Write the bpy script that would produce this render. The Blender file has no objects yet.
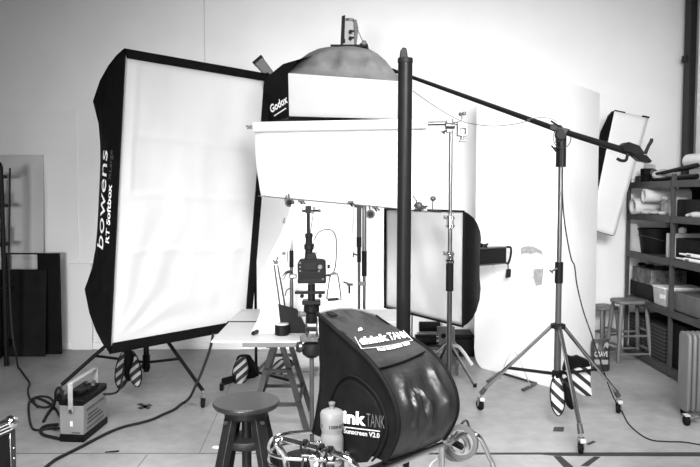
import bpy, math, random
from mathutils import Vector, Matrix, noise
random.seed(4)
V = Vector
pi = math.pi
scene = bpy.context.scene
col = scene.collection

# ------------------------------------------------------------------ camera
H = 1.6
F = 680.0
TH = math.atan(38.5 / F)
cd = bpy.data.cameras.new('camera')
cd.sensor_width = 36.0
cd.lens = 36.0 * F / 700.0
cd.clip_start = 0.05
cam = bpy.data.objects.new('camera', cd)
cam.location = (0, 0, H)
cam.rotation_euler = (pi / 2 - TH, 0, 0)
col.objects.link(cam)
scene.camera = cam

def ray(px, py):
    a = (px - 350) / F
    b = (233.5 - py) / F
    return V((a, math.cos(TH) + b * math.sin(TH), -math.sin(TH) + b * math.cos(TH)))

def P(px, py, Y):                      # point seen at a pixel, at a true distance
    r = ray(px, py)
    return V((0, 0, H)) + r * (Y / r.y)

def Z(px, py, z=0.0):                  # point seen at a pixel, at a true height
    r = ray(px, py)
    return V((0, 0, H)) + r * ((z - H) / r.z)

def onplane(px, py, p0, n):
    r = ray(px, py)
    o = V((0, 0, H))
    return o + r * ((p0 - o).dot(n) / r.dot(n))

# ------------------------------------------------------------------ materials
def mat(name, c, rough=0.6, metal=0.0, var=0.0, scale=8.0, bump=0.0, bscale=30.0, trans=0.0, coat=0.0, stretch=(1, 1, 1), sheen=0.0, spec=0.5):
    m = bpy.data.materials.new(name)
    m.use_nodes = True
    nt = m.node_tree
    b = nt.nodes['Principled BSDF']
    b.inputs['Base Color'].default_value = (c, c, c, 1)
    b.inputs['Roughness'].default_value = rough
    b.inputs['Metallic'].default_value = metal
    b.inputs['Transmission Weight'].default_value = trans
    b.inputs['Coat Weight'].default_value = coat
    b.inputs['Sheen Weight'].default_value = sheen
    b.inputs['Specular IOR Level'].default_value = spec
    tc = nt.nodes.new('ShaderNodeTexCoord')
    mp = nt.nodes.new('ShaderNodeMapping')
    mp.inputs['Scale'].default_value = stretch
    nt.links.new(tc.outputs['Object'], mp.inputs['Vector'])
    nz = nt.nodes.new('ShaderNodeTexNoise')
    nz.inputs['Scale'].default_value = scale
    nz.inputs['Detail'].default_value = 6
    nt.links.new(mp.outputs['Vector'], nz.inputs['Vector'])
    mr = nt.nodes.new('ShaderNodeMapRange')
    mr.inputs['From Min'].default_value = 0.3
    mr.inputs['From Max'].default_value = 0.7
    mr.inputs['To Min'].default_value = max(0.0, c * (1 - var))
    mr.inputs['To Max'].default_value = min(1.0, c * (1 + var))
    nt.links.new(nz.outputs['Fac'], mr.inputs['Value'])
    cc = nt.nodes.new('ShaderNodeCombineColor')
    for k in range(3):
        nt.links.new(mr.outputs['Result'], cc.inputs[k])
    nt.links.new(cc.outputs['Color'], b.inputs['Base Color'])
    if bump:
        n2 = nt.nodes.new('ShaderNodeTexNoise')
        n2.inputs['Scale'].default_value = bscale
        n2.inputs['Detail'].default_value = 4
        nt.links.new(mp.outputs['Vector'], n2.inputs['Vector'])
        bp = nt.nodes.new('ShaderNodeBump')
        bp.inputs['Strength'].default_value = bump
        bp.inputs['Distance'].default_value = 0.02
        nt.links.new(n2.outputs['Fac'], bp.inputs['Height'])
        nt.links.new(bp.outputs['Normal'], b.inputs['Normal'])
    return m

def stripe_mat(name, c1, c2, period, vec, duty=0.5):
    m = bpy.data.materials.new(name)
    m.use_nodes = True
    nt = m.node_tree
    b = nt.nodes['Principled BSDF']
    b.inputs['Roughness'].default_value = 0.7
    tc = nt.nodes.new('ShaderNodeTexCoord')
    dp = nt.nodes.new('ShaderNodeVectorMath')
    dp.operation = 'DOT_PRODUCT'
    nt.links.new(tc.outputs['Object'], dp.inputs[0])
    dp.inputs[1].default_value = V(vec).normalized() / period
    fr = nt.nodes.new('ShaderNodeMath')
    fr.operation = 'FRACT'
    nt.links.new(dp.outputs['Value'], fr.inputs[0])
    gt = nt.nodes.new('ShaderNodeMath')
    gt.operation = 'GREATER_THAN'
    gt.inputs[1].default_value = duty
    nt.links.new(fr.outputs[0], gt.inputs[0])
    mx = nt.nodes.new('ShaderNodeMix')
    mx.data_type = 'RGBA'
    mx.inputs['A'].default_value = (c1, c1, c1, 1)
    mx.inputs['B'].default_value = (c2, c2, c2, 1)
    nt.links.new(gt.outputs[0], mx.inputs['Factor'])
    nt.links.new(mx.outputs['Result'], b.inputs['Base Color'])
    return m

M = dict(
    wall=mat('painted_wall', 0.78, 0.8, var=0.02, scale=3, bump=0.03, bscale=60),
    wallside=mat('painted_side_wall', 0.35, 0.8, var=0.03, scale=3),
    ceil=mat('ceiling_paint', 0.15, 0.9),
    steel=mat('painted_steel_dark', 0.02, 0.5, var=0.2, spec=0.2),
    white=mat('white_paint', 0.8, 0.6, var=0.02),
    skirting=mat('skirting_paint', 0.85, 0.5),
    board=mat('white_foam_board', 0.86, 0.7, var=0.01),
    paleboard=mat('pale_grey_board', 0.55, 0.7, var=0.03, scale=2),
    blackboard=mat('black_board', 0.006, 0.8, var=0.2, spec=0.1),
    torn=mat('torn_foam', 0.66, 0.9, var=0.12, scale=25, bump=0.4),
    torndark=mat('torn_foam_edge', 0.33, 0.9, var=0.2, scale=40, bump=0.4),
    nylon=mat('black_nylon', 0.005, 0.6, var=0.3, scale=10, bump=0.25, bscale=14, spec=0.06),
    nylonsheen=mat('black_nylon_glossy', 0.012, 0.4, var=0.3, scale=9, bump=0.5, bscale=8, spec=0.4),
    nylonlit=mat('lit_black_nylon', 0.12, 0.6, var=0.3, scale=7, bump=1.0, bscale=6),  # black nylon lightened for the overhead light on the boom softbox top
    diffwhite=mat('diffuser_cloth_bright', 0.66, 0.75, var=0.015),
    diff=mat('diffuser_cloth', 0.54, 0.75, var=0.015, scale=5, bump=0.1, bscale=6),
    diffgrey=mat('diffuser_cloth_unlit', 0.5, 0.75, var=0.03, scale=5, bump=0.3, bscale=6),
    paper=mat('white_paper', 0.62, 0.7, var=0.01),
    black=mat('black_metal', 0.006, 0.42, var=0.2, spec=0.1),
    blackp=mat('black_plastic', 0.006, 0.5, var=0.25, scale=20, spec=0.1),
    pole=mat('dark_pole_paint', 0.007, 0.38, var=0.15, scale=14, spec=0.09),
    chrome=mat('chrome', 0.52, 0.16, 1.0, var=0.05),
    alu=mat('brushed_aluminium', 0.14, 0.3, 1.0, var=0.1),
    greym=mat('grey_metal', 0.07, 0.42, 0.4, var=0.1, spec=0.3),
    rubber=mat('rubber', 0.006, 0.7, spec=0.08),
    wood=mat('worn_wood', 0.12, 0.5, var=0.3, scale=10, stretch=(1, 1, 0.15)),
    darkwood=mat('black_stained_wood', 0.008, 0.5, var=0.35, scale=12, spec=0.25),
    stooltop=mat('dark_lacquered_wood', 0.016, 0.34, var=0.4, scale=16, stretch=(1, 0.2, 1), spec=0.35),
    table=mat('pale_table_board', 0.44, 0.5, var=0.04, scale=6),
    trestle=mat('grey_trestle', 0.03, 0.5, var=0.15, spec=0.2),
    shelf=mat('grey_shelf_steel', 0.05, 0.5, var=0.15, spec=0.25),
    dark=mat('dark_plastic', 0.008, 0.5, var=0.3, spec=0.1),
    mid=mat('mid_grey_plastic', 0.1, 0.5, var=0.2),
    light=mat('light_grey_plastic', 0.42, 0.5, var=0.05),
    packbody=mat('power_pack_shell', 0.24, 0.45, var=0.08),
    rad=mat('radiator_enamel', 0.11, 0.45, var=0.06),
    cable=mat('cable_rubber', 0.012, 0.55, spec=0.2),
    thincable=mat('thin_grey_cable', 0.1, 0.55),
    tape=mat('black_tape', 0.02, 0.6, var=0.3, scale=30),
    tapegrey=mat('grey_tape', 0.09, 0.5, var=0.05),
    tapepale=mat('pale_tape', 0.3, 0.4, var=0.05),
    bottle=mat('frosted_bottle', 0.17, 0.42, var=0.03, trans=0.15),
    print=mat('white_print', 0.85, 0.6),
    printgrey=mat('grey_print', 0.08, 0.6),
    printblack=mat('black_print', 0.02, 0.6),
    bag=mat('black_bag', 0.02, 0.4, var=0.5, scale=30),
    glassy=mat('glass_jar', 0.6, 0.1, trans=0.8),
    seam=mat('dark_seam', 0.1, 0.9),
)
M['stripe'] = stripe_mat('striped_sandbag', 0.008, 0.5, 0.062, (0.66, -0.1, 0.75), 0.42)
M['stripe2'] = stripe_mat('striped_sandbag_left', 0.010, 0.4, 0.055, (-0.66, 0.1, 0.75), 0.55)
M['fin'] = stripe_mat('slatted_crate', 0.008, 0.05, 0.035, (0, 0, 1), 0.55)
M['photo'] = mat('printed_carton', 0.09, 0.6, var=0.95, scale=14)

# ------------------------------------------------------------------ mesh building
ORI = {}

class MB:
    def __init__(s):
        s.v = []; s.f = []
    def add(s, vs, fs):
        n = len(s.v)
        s.v += [V(p) for p in vs]
        s.f += [[i + n for i in f] for f in fs]
        return s
    def box(s, c, size, R=None):
        c = V(c); x, y, z = [k / 2 for k in size]
        vs = [V((a * x, b * y, d * z)) for a in (-1, 1) for b in (-1, 1) for d in (-1, 1)]
        if R: vs = [R @ p for p in vs]
        return s.add([c + p for p in vs], [(0, 1, 3, 2), (4, 6, 7, 5), (0, 4, 5, 1), (2, 3, 7, 6), (0, 2, 6, 4), (1, 5, 7, 3)])
    def prism(s, poly, ext):
        n = len(poly); ext = V(ext)
        vs = [V(p) for p in poly] + [V(p) + ext for p in poly]
        fs = [list(range(n))[::-1], list(range(n, 2 * n))]
        fs += [(i, (i + 1) % n, (i + 1) % n + n, i + n) for i in range(n)]
        return s.add(vs, fs)
    def tube(s, pts, r, n=8, closed=False):
        pts = [V(p) for p in pts]
        k = len(pts)
        rs = r if isinstance(r, (list, tuple)) else [r] * k
        tan = []
        for i in range(k):
            a = pts[(i - 1) % k] if (closed or i > 0) else pts[i]
            b = pts[(i + 1) % k] if (closed or i < k - 1) else pts[i]
            tan.append((b - a).normalized())
        u = tan[0].orthogonal().normalized()
        vs = []; fs = []
        for i in range(k):
            t = tan[i]
            u = (u - t * u.dot(t))
            if u.length < 1e-6: u = t.orthogonal()
            u.normalize()
            w = t.cross(u)
            for j in range(n):
                a = 2 * pi * j / n
                vs.append(pts[i] + (u * math.cos(a) + w * math.sin(a)) * rs[i])
        m = k if closed else k - 1
        for i in range(m):
            for j in range(n):
                a = i * n + j; b = i * n + (j + 1) % n
                c = ((i + 1) % k) * n + (j + 1) % n; d = ((i + 1) % k) * n + j
                fs.append((a, b, c, d))
        if not closed:
            fs.append(tuple(range(n))[::-1])
            fs.append(tuple(range((k - 1) * n, k * n)))
        return s.add(vs, fs)
    def cyl(s, a, b, r, r2=None, n=16):
        return s.tube([a, b], [r, r if r2 is None else r2], n)
    def lathe(s, c, prof, axis=(0, 0, 1), n=20, caps=True):
        c = V(c); ax = V(axis).normalized(); u = ax.orthogonal().normalized(); w = ax.cross(u)
        vs = []; fs = []
        for (r, h) in prof:
            for j in range(n):
                a = 2 * pi * j / n
                vs.append(c + ax * h + (u * math.cos(a) + w * math.sin(a)) * r)
        for i in range(len(prof) - 1):
            for j in range(n):
                fs.append((i * n + j, i * n + (j + 1) % n, (i + 1) * n + (j + 1) % n, (i + 1) * n + j))
        if caps:
            fs.append(tuple(range(n))[::-1]); fs.append(tuple(range((len(prof) - 1) * n, len(prof) * n)))
        return s.add(vs, fs)
    def loft(s, rings, cap0=True, cap1=True):
        n = len(rings[0])
        vs = [p for r in rings for p in r]; fs = []
        for i in range(len(rings) - 1):
            for j in range(n):
                fs.append((i * n + j, i * n + (j + 1) % n, (i + 1) * n + (j + 1) % n, (i + 1) * n + j))
        if cap0: fs.append(tuple(range(n))[::-1])
        if cap1: fs.append(tuple(range((len(rings) - 1) * n, len(rings) * n)))
        return s.add(vs, fs)
    def ball(s, c, rx, ry=None, rz=None, R=None, nu=14, nv=9, fn=None):
        ry = rx if ry is None else ry; rz = rx if rz is None else rz
        rings = []
        for i in range(nv):
            t = -pi / 2 + pi * (i + 0.5) / nv
            ring = []
            for j in range(nu):
                a = 2 * pi * j / nu
                p = V((rx * math.cos(t) * math.cos(a), ry * math.cos(t) * math.sin(a), rz * math.sin(t)))
                if fn: p = fn(p)
                if R: p = R @ p
                ring.append(V(c) + p)
            rings.append(ring)
        return s.loft(rings)
    def sheet(s, rows, thick, nrm):        # rows of points -> thin solid
        nrm = V(nrm); m = len(rows); n = len(rows[0])
        top = [V(p) for r in rows for p in r]
        vs = top + [p + nrm * thick for p in top]
        q = m * n; fs = []
        for i in range(m - 1):
            for j in range(n - 1):
                a = i * n + j
                fs.append((a, a + 1, a + n + 1, a + n)); fs.append((a + q, a + n + q, a + n + 1 + q, a + 1 + q))
        for i in range(m - 1):
            a = i * n; fs.append((a, a + n, a + n + q, a + q))
            a = i * n + n - 1; fs.append((a, a + q, a + n + q, a + n))
        for j in range(n - 1):
            fs.append((j, j + q, j + 1 + q, j + 1))
            a = (m - 1) * n + j; fs.append((a, a + 1, a + 1 + q, a + q))
        return s.add(vs, fs)
    def build(s, name, m, parent=None, bevel=0.0, angle=35, smooth=True, subs=0):
        me = bpy.data.meshes.new(name)
        ori = V((0, 0, 0))
        if parent is not None: ori = ORI[parent.name]
        else:
            lo = [min(p[k] for p in s.v) for k in range(3)]; hi = [max(p[k] for p in s.v) for k in range(3)]
            ori = V(((lo[0] + hi[0]) / 2, (lo[1] + hi[1]) / 2, lo[2]))
        me.from_pydata([p - ori for p in s.v], [], s.f)
        import bmesh
        bm = bmesh.new(); bm.from_mesh(me); bmesh.ops.recalc_face_normals(bm, faces=bm.faces); bm.to_mesh(me); bm.free()
        me.materials.append(m)
        o = bpy.data.objects.new(name, me)
        col.objects.link(o)
        if parent is not None: o.parent = parent
        else: o.location = ori
        ORI[o.name] = ori
        if bevel:
            bv = o.modifiers.new('bevel', 'BEVEL'); bv.width = bevel; bv.segments = 2; bv.limit_method = 'ANGLE'; bv.angle_limit = 0.6
        if subs:
            sb = o.modifiers.new('subdivision', 'SUBSURF'); sb.levels = subs; sb.render_levels = subs
        if smooth:
            me.shade_smooth(); me.set_sharp_from_angle(angle=math.radians(angle))
        return o

def tag(o, label, cat, group=None):
    o['label'] = label; o['category'] = cat
    if group: o['group'] = group
    return o

def thing(name, loc, label, cat, group=None):
    o = bpy.data.objects.new(name, None)
    o.empty_display_size = 0.1
    o.location = loc
    col.objects.link(o)
    ORI[o.name] = V(loc)
    return tag(o, label, cat, group)

def struct(name, mb, m, **k):
    o = mb.build(name, m, **k); o['kind'] = 'structure'; return o

def smooth_pts(pts, k=6, closed=False):
    pts = [V(p) for p in pts]; n = len(pts); out = []
    rng = n if closed else n - 1
    for i in range(rng):
        if closed: a, b, c, d = pts[i - 1], pts[i], pts[(i + 1) % n], pts[(i + 2) % n]
        else: a, b, c, d = pts[max(i - 1, 0)], pts[i], pts[i + 1], pts[min(i + 2, n - 1)]
        for j in range(k):
            t = j / k
            out.append(0.5 * ((2 * b) + (c - a) * t + (2 * a - 5 * b + 4 * c - d) * t * t + (3 * b - a - 3 * c + d) * t ** 3))
    if not closed: out.append(pts[-1])
    return out

def basis(x, y, z):
    return Matrix((x, y, z)).transposed()

def rotz(a): return Matrix.Rotation(a, 3, 'Z')

def text(s, fn, m, parent, name='lettering', bold=0.0, thick=0.0015, fit=None):
    """letters laid on a surface: fn(u, v, h) with u, v in 0..1 over the word's own box"""
    c = bpy.data.curves.new('txt', 'FONT'); c.body = s; c.size = 1.0; c.offset = bold
    c.resolution_u = 3
    o = bpy.data.objects.new('txt', c); col.objects.link(o)
    bpy.context.view_layer.update()
    me = bpy.data.meshes.new_from_object(o.evaluated_get(bpy.context.evaluated_depsgraph_get()))
    bpy.data.objects.remove(o)
    vs = [v.co.copy() for v in me.vertices]; fs = [list(p.vertices) for p in me.polygons]
    x0 = min(v.x for v in vs); x1 = max(v.x for v in vs)
    y0 = min(v.y for v in vs); y1 = max(v.y for v in vs)
    mb = MB()
    mb.add([fn((v.x - x0) / (x1 - x0), (v.y - y0) / (y1 - y0), thick) for v in vs], fs)
    bpy.data.meshes.remove(me)
    return mb.build(name, m, parent, smooth=False)

# small reusable parts -------------------------------------------------
def caster(parent, foot, ang=0.0, wr=0.036, zt=0.115, wm='rubber'):
    f = V((foot[0], foot[1], 0)); d = V((math.cos(ang), math.sin(ang), 0)); sd = V((-d.y, d.x, 0))
    b = MB()
    off = d * 0.014
    for sg in (-1, 1):
        b.prism([f + sd * sg * 0.017 + V((0, 0, zt - 0.025)) - d * 0.014, f + sd * sg * 0.017 + V((0, 0, zt - 0.025)) + d * 0.022,
                 f + sd * sg * 0.017 + off + V((0, 0, wr - 0.008)) + d * 0.008, f + sd * sg * 0.017 + off + V((0, 0, wr - 0.008)) - d * 0.008], sd * sg * 0.003)
    b.box(f + V((0, 0, zt - 0.024)) + d * 0.004, (0.036, 0.036, 0.006), rotz(ang))
    b.cyl(f + V((0, 0, zt - 0.024)), f + V((0, 0, zt + 0.02)), 0.009, n=10)
    o = b.build('caster', M['chrome'], parent)
    w = MB()
    c = f + off + V((0, 0, wr))
    w.lathe(c, [(wr * 0.55, -0.012), (wr * 0.93, -0.012), (wr, -0.006), (wr, 0.006), (wr * 0.93, 0.012), (wr * 0.55, 0.012)], sd, 20)
    w.build('wheel', M[wm], o)
    return o

def knob(parent, p, d, m='black', r=0.013, L=0.03, bar=0.03):
    b = MB(); p = V(p); d = V(d).normalized()
    b.cyl(p, p + d * L, r * 0.5, n=8)
    s = d.orthogonal().normalized()
    b.tube([p + d * L - s * bar * 0.5, p + d * L + s * bar * 0.5], r * 0.42, 8)
    b.build('knob', M[m], parent)

def pouch(parent, top, bot, w, t, side, m, name='pouch'):
    """a sewn sand pouch hanging from top to bottom, flat, rounded and pointed below"""
    top = V(top); bot = V(bot); ax = bot - top; L = ax.length; ax.normalize()
    sd = (V(side) - ax * V(side).dot(ax)).normalized(); nn = ax.cross(sd)
    rings = []
    prof = [(0.0, .30, .25), (.06, .5, .5), (.2, .8, .85), (.4, 1, 1), (.6, 1.0, 1), (.78, .85, .9), (.9, .55, .6), (.98, .18, .2)]
    for (h, a, b) in prof:
        ring = []
        for j in range(16):
            an = 2 * pi * j / 16
            ca, sa = math.cos(an), math.sin(an)
            ring.append(top + ax * h * L + sd * (w / 2 * a * math.copysign(abs(ca) ** 0.8, ca)) + nn * (t / 2 * b * sa))
        rings.append(ring)
    o = MB().loft(rings).build(name, m, parent)
    e = MB().tube(smooth_pts([top + ax * h * L + sd * w / 2 * a * 1.0 for (h, a, b) in prof] + [top + ax * h * L - sd * w / 2 * a for (h, a, b) in prof[::-1]], 3), 0.006, 6)
    e.build('binding', M['nylon'], o)
    return o
# ================================================================== setting
YW = 7.0
XR = 3.40
ZC = 3.68
# concrete floor: slabs with seams, mottled and lightly polished
fm = bpy.data.materials.new('concrete_floor'); fm.use_nodes = True
nt = fm.node_tree; pb = nt.nodes['Principled BSDF']
tc = nt.nodes.new('ShaderNodeTexCoord')
n1 = nt.nodes.new('ShaderNodeTexNoise'); n1.inputs['Scale'].default_value = 1.3; n1.inputs['Detail'].default_value = 9; n1.inputs['Roughness'].default_value = 0.62
n2 = nt.nodes.new('ShaderNodeTexNoise'); n2.inputs['Scale'].default_value = 11; n2.inputs['Detail'].default_value = 8
nt.links.new(tc.outputs['Object'], n1.inputs['Vector']); nt.links.new(tc.outputs['Object'], n2.inputs['Vector'])
ad = nt.nodes.new('ShaderNodeMath'); ad.operation = 'MULTIPLY_ADD'; ad.inputs[1].default_value = 0.35
nt.links.new(n2.outputs['Fac'], ad.inputs[0]); nt.links.new(n1.outputs['Fac'], ad.inputs[2])
mr = nt.nodes.new('ShaderNodeMapRange')
mr.inputs['From Min'].default_value = 0.4; mr.inputs['From Max'].default_value = 0.95
mr.inputs['To Min'].default_value = 0.15; mr.inputs['To Max'].default_value = 0.36
nt.links.new(ad.outputs[0], mr.inputs['Value'])
cc = nt.nodes.new('ShaderNodeCombineColor')
for k in range(3): nt.links.new(mr.outputs['Result'], cc.inputs[k])
nt.links.new(cc.outputs['Color'], pb.inputs['Base Color'])
rr = nt.nodes.new('ShaderNodeMapRange'); rr.inputs['To Min'].default_value = 0.30; rr.inputs['To Max'].default_value = 0.55
nt.links.new(n1.outputs['Fac'], rr.inputs['Value']); nt.links.new(rr.outputs['Result'], pb.inputs['Roughness'])
bp = nt.nodes.new('ShaderNodeBump'); bp.inputs['Strength'].default_value = 0.08; bp.inputs['Distance'].default_value = 0.01
nt.links.new(n2.outputs['Fac'], bp.inputs['Height']); nt.links.new(bp.outputs['Normal'], pb.inputs['Normal'])

struct('floor', MB().box((0, 1.05, -0.05), (9.2, 12.1, 0.1)), fm, smooth=False)
struct('ceiling', MB().box((0, 4.0, ZC + 0.06), (9.2, 6.2, 0.12)), M['ceil'], smooth=False)
struct('wall_back', MB().box((0, YW + 0.06, ZC / 2), (9.2, 0.12, ZC)), M['wall'], smooth=False)
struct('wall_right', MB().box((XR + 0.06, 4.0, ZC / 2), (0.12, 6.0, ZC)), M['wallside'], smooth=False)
struct('wall_left', MB().box((-4.3, 4.0, ZC / 2), (0.12, 6.0, ZC)), M['wallside'], smooth=False)

# floor joints
ys = Z(300, 453.5).y
j = MB()
j.box(((-4.2 + 0.6) / 2, ys, 0.0006), (4.8, 0.012, 0.0012))
struct('trim_1', j, M['seam'], smooth=False)
a = Z(199, 454); b_ = Z(236, 372)
struct('trim_2', MB().tube([a, b_], 0.0025, 4), M['seam'], smooth=False)
a = Z(147, 455); b_ = Z(120, 490)
struct('trim_3', MB().tube([a, b_], 0.0025, 4), M['seam'], smooth=False)

# wall boards: shallow sheets with visible edges, skirting and top beam
pL = P(30, 111, YW); pR = P(76, 111, YW)
struct('trim_4', MB().box(((pR.x - 4.2) / 2, YW - 0.006, pL.z / 2), (pR.x + 4.2, 0.012, pL.z)), M['wall'], smooth=False)
pv = P(205, 70, YW)
struct('trim_5', MB().box((pv.x, YW - 0.001, 3.0), (0.008, 0.006, 1.36)), M['paleboard'], smooth=False)
struct('baseboard_back', MB().box((0, YW - 0.012, 0.035), (6.7, 0.024, 0.07)), M['skirting'], bevel=0.004)
struct('trim_6', MB().box((2.0, YW - 0.05, ZC - 0.035), (2.8, 0.1, 0.07)), M['greym'], smooth=False)
pc0 = P(683, 60, 6.9); 
struct('trim_7', MB().box((3.37, 6.83, ZC / 2), (0.06, 0.13, ZC)), M['steel'], bevel=0.006)
struct('trim_8', MB().box((3.385, 6.56, ZC / 2), (0.03, 0.22, ZC)), M['white'], bevel=0.006)
t8 = MB(); t8.lathe((3.335, 6.86, 2.95), [(0.02, -0.03), (0.03, -0.03), (0.03, 0.03), (0.02, 0.03)], (0, 0, 1), 12)
struct('trim_9', t8, M['steel'])
sk = P(62, 345, YW)
struct('trim_10', MB().box((P(82, 330, YW - .02).x, YW - 0.026, 0.45), (0.22, 0.028, 0.9)), M['wall'], bevel=0.003)

# ================================================================== left wall leaners and rack
pl0 = P(-40, 155, YW - 0.03); pl1 = P(43, 155, YW - 0.03)
t = MB().prism([V((pl0.x, YW - 0.14, 0.001)), V((pl1.x, YW - 0.14, 0.001)), V((pl1.x, YW - 0.035, pl1.z)), V((pl0.x, YW - 0.035, pl0.z))], (0, 0.02, 0))
tag(t.build('wall_panel', M['paleboard'], bevel=0.003), 'tall pale grey board leaning on the back wall at far left', 'board')

r = thing('display_panel', (P(30, 352, 6.78).x, 6.78, 0), 'black wooden frame leaning at far left, wall showing through its top', 'frame')
x0 = P(6, 300, 6.78).x; x1 = P(60.5, 300, 6.78).x; zt = P(30, 253, 6.8).z
xi = P(38, 260, 6.78).x; zi = P(30, 270.5, 6.8).z
MB().box(((x0 + x1) / 2, 6.78, zt - 0.006), (x1 - x0, 0.03, 0.012)).build('top_rail', M['blackboard'], r)
MB().box(((xi + x1) / 2, 6.78, (zt - .012) / 2), (x1 - xi, 0.03, zt - .012)).build('side_panel', M['blackboard'], r)
MB().box(((x0 + xi) / 2 - .002, 6.78, zi / 2), (xi - x0 - .004, 0.03, zi)).build('lower_panel', M['blackboard'], r)
MB().box((x0 + 0.01, 6.78, (zi + zt - .012) / 2), (0.02, 0.03, zt - zi - .014)).build('side_rail', M['blackboard'], r)
xa = P(-30, 300, 6.7).x; xb = P(45.5, 300, 6.7).x; zb = P(20, 270, 6.7).z
t = MB().prism([V((xa, 6.66, 0.001)), V((xb, 6.66, 0.001)), V((xb, 6.74, zb)), V((xa, 6.74, zb))], (0, 0.012, 0))
tag(t.build('foam_board', M['dark'], bevel=0.002), 'black foam board in front of the black frame at far left', 'board')
tapes = [(19, 276), (23, 276), (22, 279.5), (26, 279), (24, 283), (28, 283)]

# rack at far left edge
r = thing('metal_rack', (P(3, 352, 6.3).x, 6.3, 0), 'black metal rack cut by the left edge of the photo', 'rack')
xp = P(3.5, 260, 6.3).x; ztop = P(3, 171, 6.3).z
MB().tube(smooth_pts([V((xp, 6.3, 0)), V((xp, 6.3, ztop - 0.08)), V((xp - 0.02, 6.3, ztop - 0.02)), V((xp - 0.09, 6.3, ztop))], 5), 0.022, 8).build('post', M['black'], r)
MB().tube([V((xp - .22, 6.6, 0)), V((xp - .22, 6.6, ztop))], 0.02, 8).build('post', M['black'], r)
for yy in (176, 206, 246, 293, 348):
    zz = P(0, yy, 6.3).z
    MB().box((xp - 0.4, 6.45, zz), (0.6, 0.34, 0.035)).build('shelf_board', M['black'], r, bevel=0.004)
for k, (yy, hh) in enumerate(((206, .1), (246, .14))):
    zz = P(0, yy, 6.3).z + .0185
    tag(MB().box((xp - .26, 6.45, zz + hh / 2), (.2, .24, hh)).build('storage_box', M['mid'], bevel=.005),
        ('grey box on the upper shelf of the black rack', 'larger grey box on the middle shelf of the black rack')[k], 'box', None)

# ================================================================== big softbox (left)
TL = P(125, 54, 4.55); TR = P(263, 74, 5.45)
ctr = (P(125, 54, 4.52) + P(263, 75, 5.4) + P(107, 345, 4.62) + P(250, 319, 5.55)) / 4
u = V((TR.x - TL.x, TR.y - TL.y, 0)).normalized()
nh = V((u.y, -u.x, 0))
tl = math.radians(7.6)
vv = V((0, 0, 1)) * math.cos(tl) + nh * math.sin(tl)
nn = nh * math.cos(tl) - V((0, 0, 1)) * math.sin(tl)
W, HH = 1.265, 2.03
ctr = ctr + V((.02, 0, -.022))
apex = ctr - nn * 0.66
lxy = V((apex.x - .03, apex.y + .03, 0))
r = thing('softbox', (lxy.x, lxy.y, 0.6), 'huge tall white softbox with black sides and white lettering at left', 'softbox')
def srect(cx, ux, vx, w, h, pw=0.0, ph=0.0, n=9, rad=0.0):
    """closed ring of a rectangle whose sides sag inwards by pw / ph"""
    out = []
    for (a0, b0, a1, b1, sx, sy) in ((-1, -1, 1, -1, 0, 1), (1, -1, 1, 1, -1, 0), (1, 1, -1, 1, 0, -1), (-1, 1, -1, -1, 1, 0)):
        for i in range(n):
            t = i / n
            a = a0 + (a1 - a0) * t; b = b0 + (b1 - b0) * t
            k = 1 - (2 * t - 1) ** 4
            out.append(cx + ux * (a * w / 2 + sx * pw * k) + vx * (b * h / 2 + sy * ph * k))
    return out
rings = []
for (sc, sv, bk, pn) in ((1.0, 1.01, 0.0, 0.0), (1.02, .965, 0.07, 0.012), (1.025, .90, .16, .04), (1.02, .80, .27, .085), (.98, .66, .40, .14), (.76, .48, .52, .14), (.45, .28, .61, .09), (.15, .10, .65, .02)):
    rings.append(srect(ctr - nn * bk, u, vv, W * sc, HH * sv, pn * .55, pn * 0.8))
MB().loft(rings, cap0=False).build('side_shell', M['nylon'], r, angle=50)
lip = MB()
lw, lt = 0.055, 0.05
lip.prism([ctr + u * (sx * W / 2) + vv * (HH / 2 + .006) + nn * 0.0 for sx in (-1, 1)] + [ctr + u * (sx * (W / 2 - .03)) + vv * (HH / 2 - lt) - nn * .01 for sx in (1, -1)], nn * 0.012)
lip.prism([ctr + u * (sx * W / 2) - vv * (HH / 2 + .02) for sx in (-1, 1)] + [ctr + u * (sx * (W / 2 - .03)) - vv * (HH / 2 - lt) - nn * .01 for sx in (1, -1)], nn * 0.012)
lip.prism([ctr + u * (W / 2) + vv * (sy * HH / 2) for sy in (-1, 1)] + [ctr + u * (W / 2 - lw) + vv * (sy * (HH / 2 - .04)) - nn * .01 for sy in (1, -1)], nn * 0.012)
lip.prism([ctr - u * (W / 2) + vv * (sy * HH / 2) for sy in (-1, 1)] + [ctr - u * (W / 2 - .012) + vv * (sy * (HH / 2 - .04)) - nn * .01 for sy in (1, -1)], nn * 0.012)
lip.build('front_lip', M['nylon'], r)
rows = []
for i in range(97):
    row = []
    for jx in range(65):
        a = (jx / 64 - .5) * (W - .03); b = (i / 96 - .5) * (HH - .05)
        p = ctr + u * a + vv * b
        e = min(jx, 64 - jx, i, 96 - i); k = min(1, e / 6)
        w = .016 * noise.noise(V((a * 2.5, b * 2.0, 1))) + .008 * noise.noise(V((a * 6, b * 3.2, 5)))
        # tension folds running to the lower left corner
        da = a + W / 2; db = b + HH / 2; dd = math.hypot(da, db); an = math.atan2(db, da)
        w += .0055 * math.sin(an * 15 + 3 * noise.noise(V((a * 2, b * 2, 3)))) * math.exp(-((dd - .6) / .4) ** 2)
        # a vertical crease near the left edge and horizontal fold lines
        w += .012 * math.exp(-((da - .1) / .02) ** 2) * (b > .1)
        for hb in (.45, .05, -.35): w += .007 * math.exp(-((b - hb + .02 * math.sin(a * 5)) / .02) ** 2)
        row.append(p + nn * (w * k - .018))
    rows.append(row)
MB().sheet(rows, -0.003, nn).build('front_diffuser', M['diff'], r, angle=180)
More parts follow.
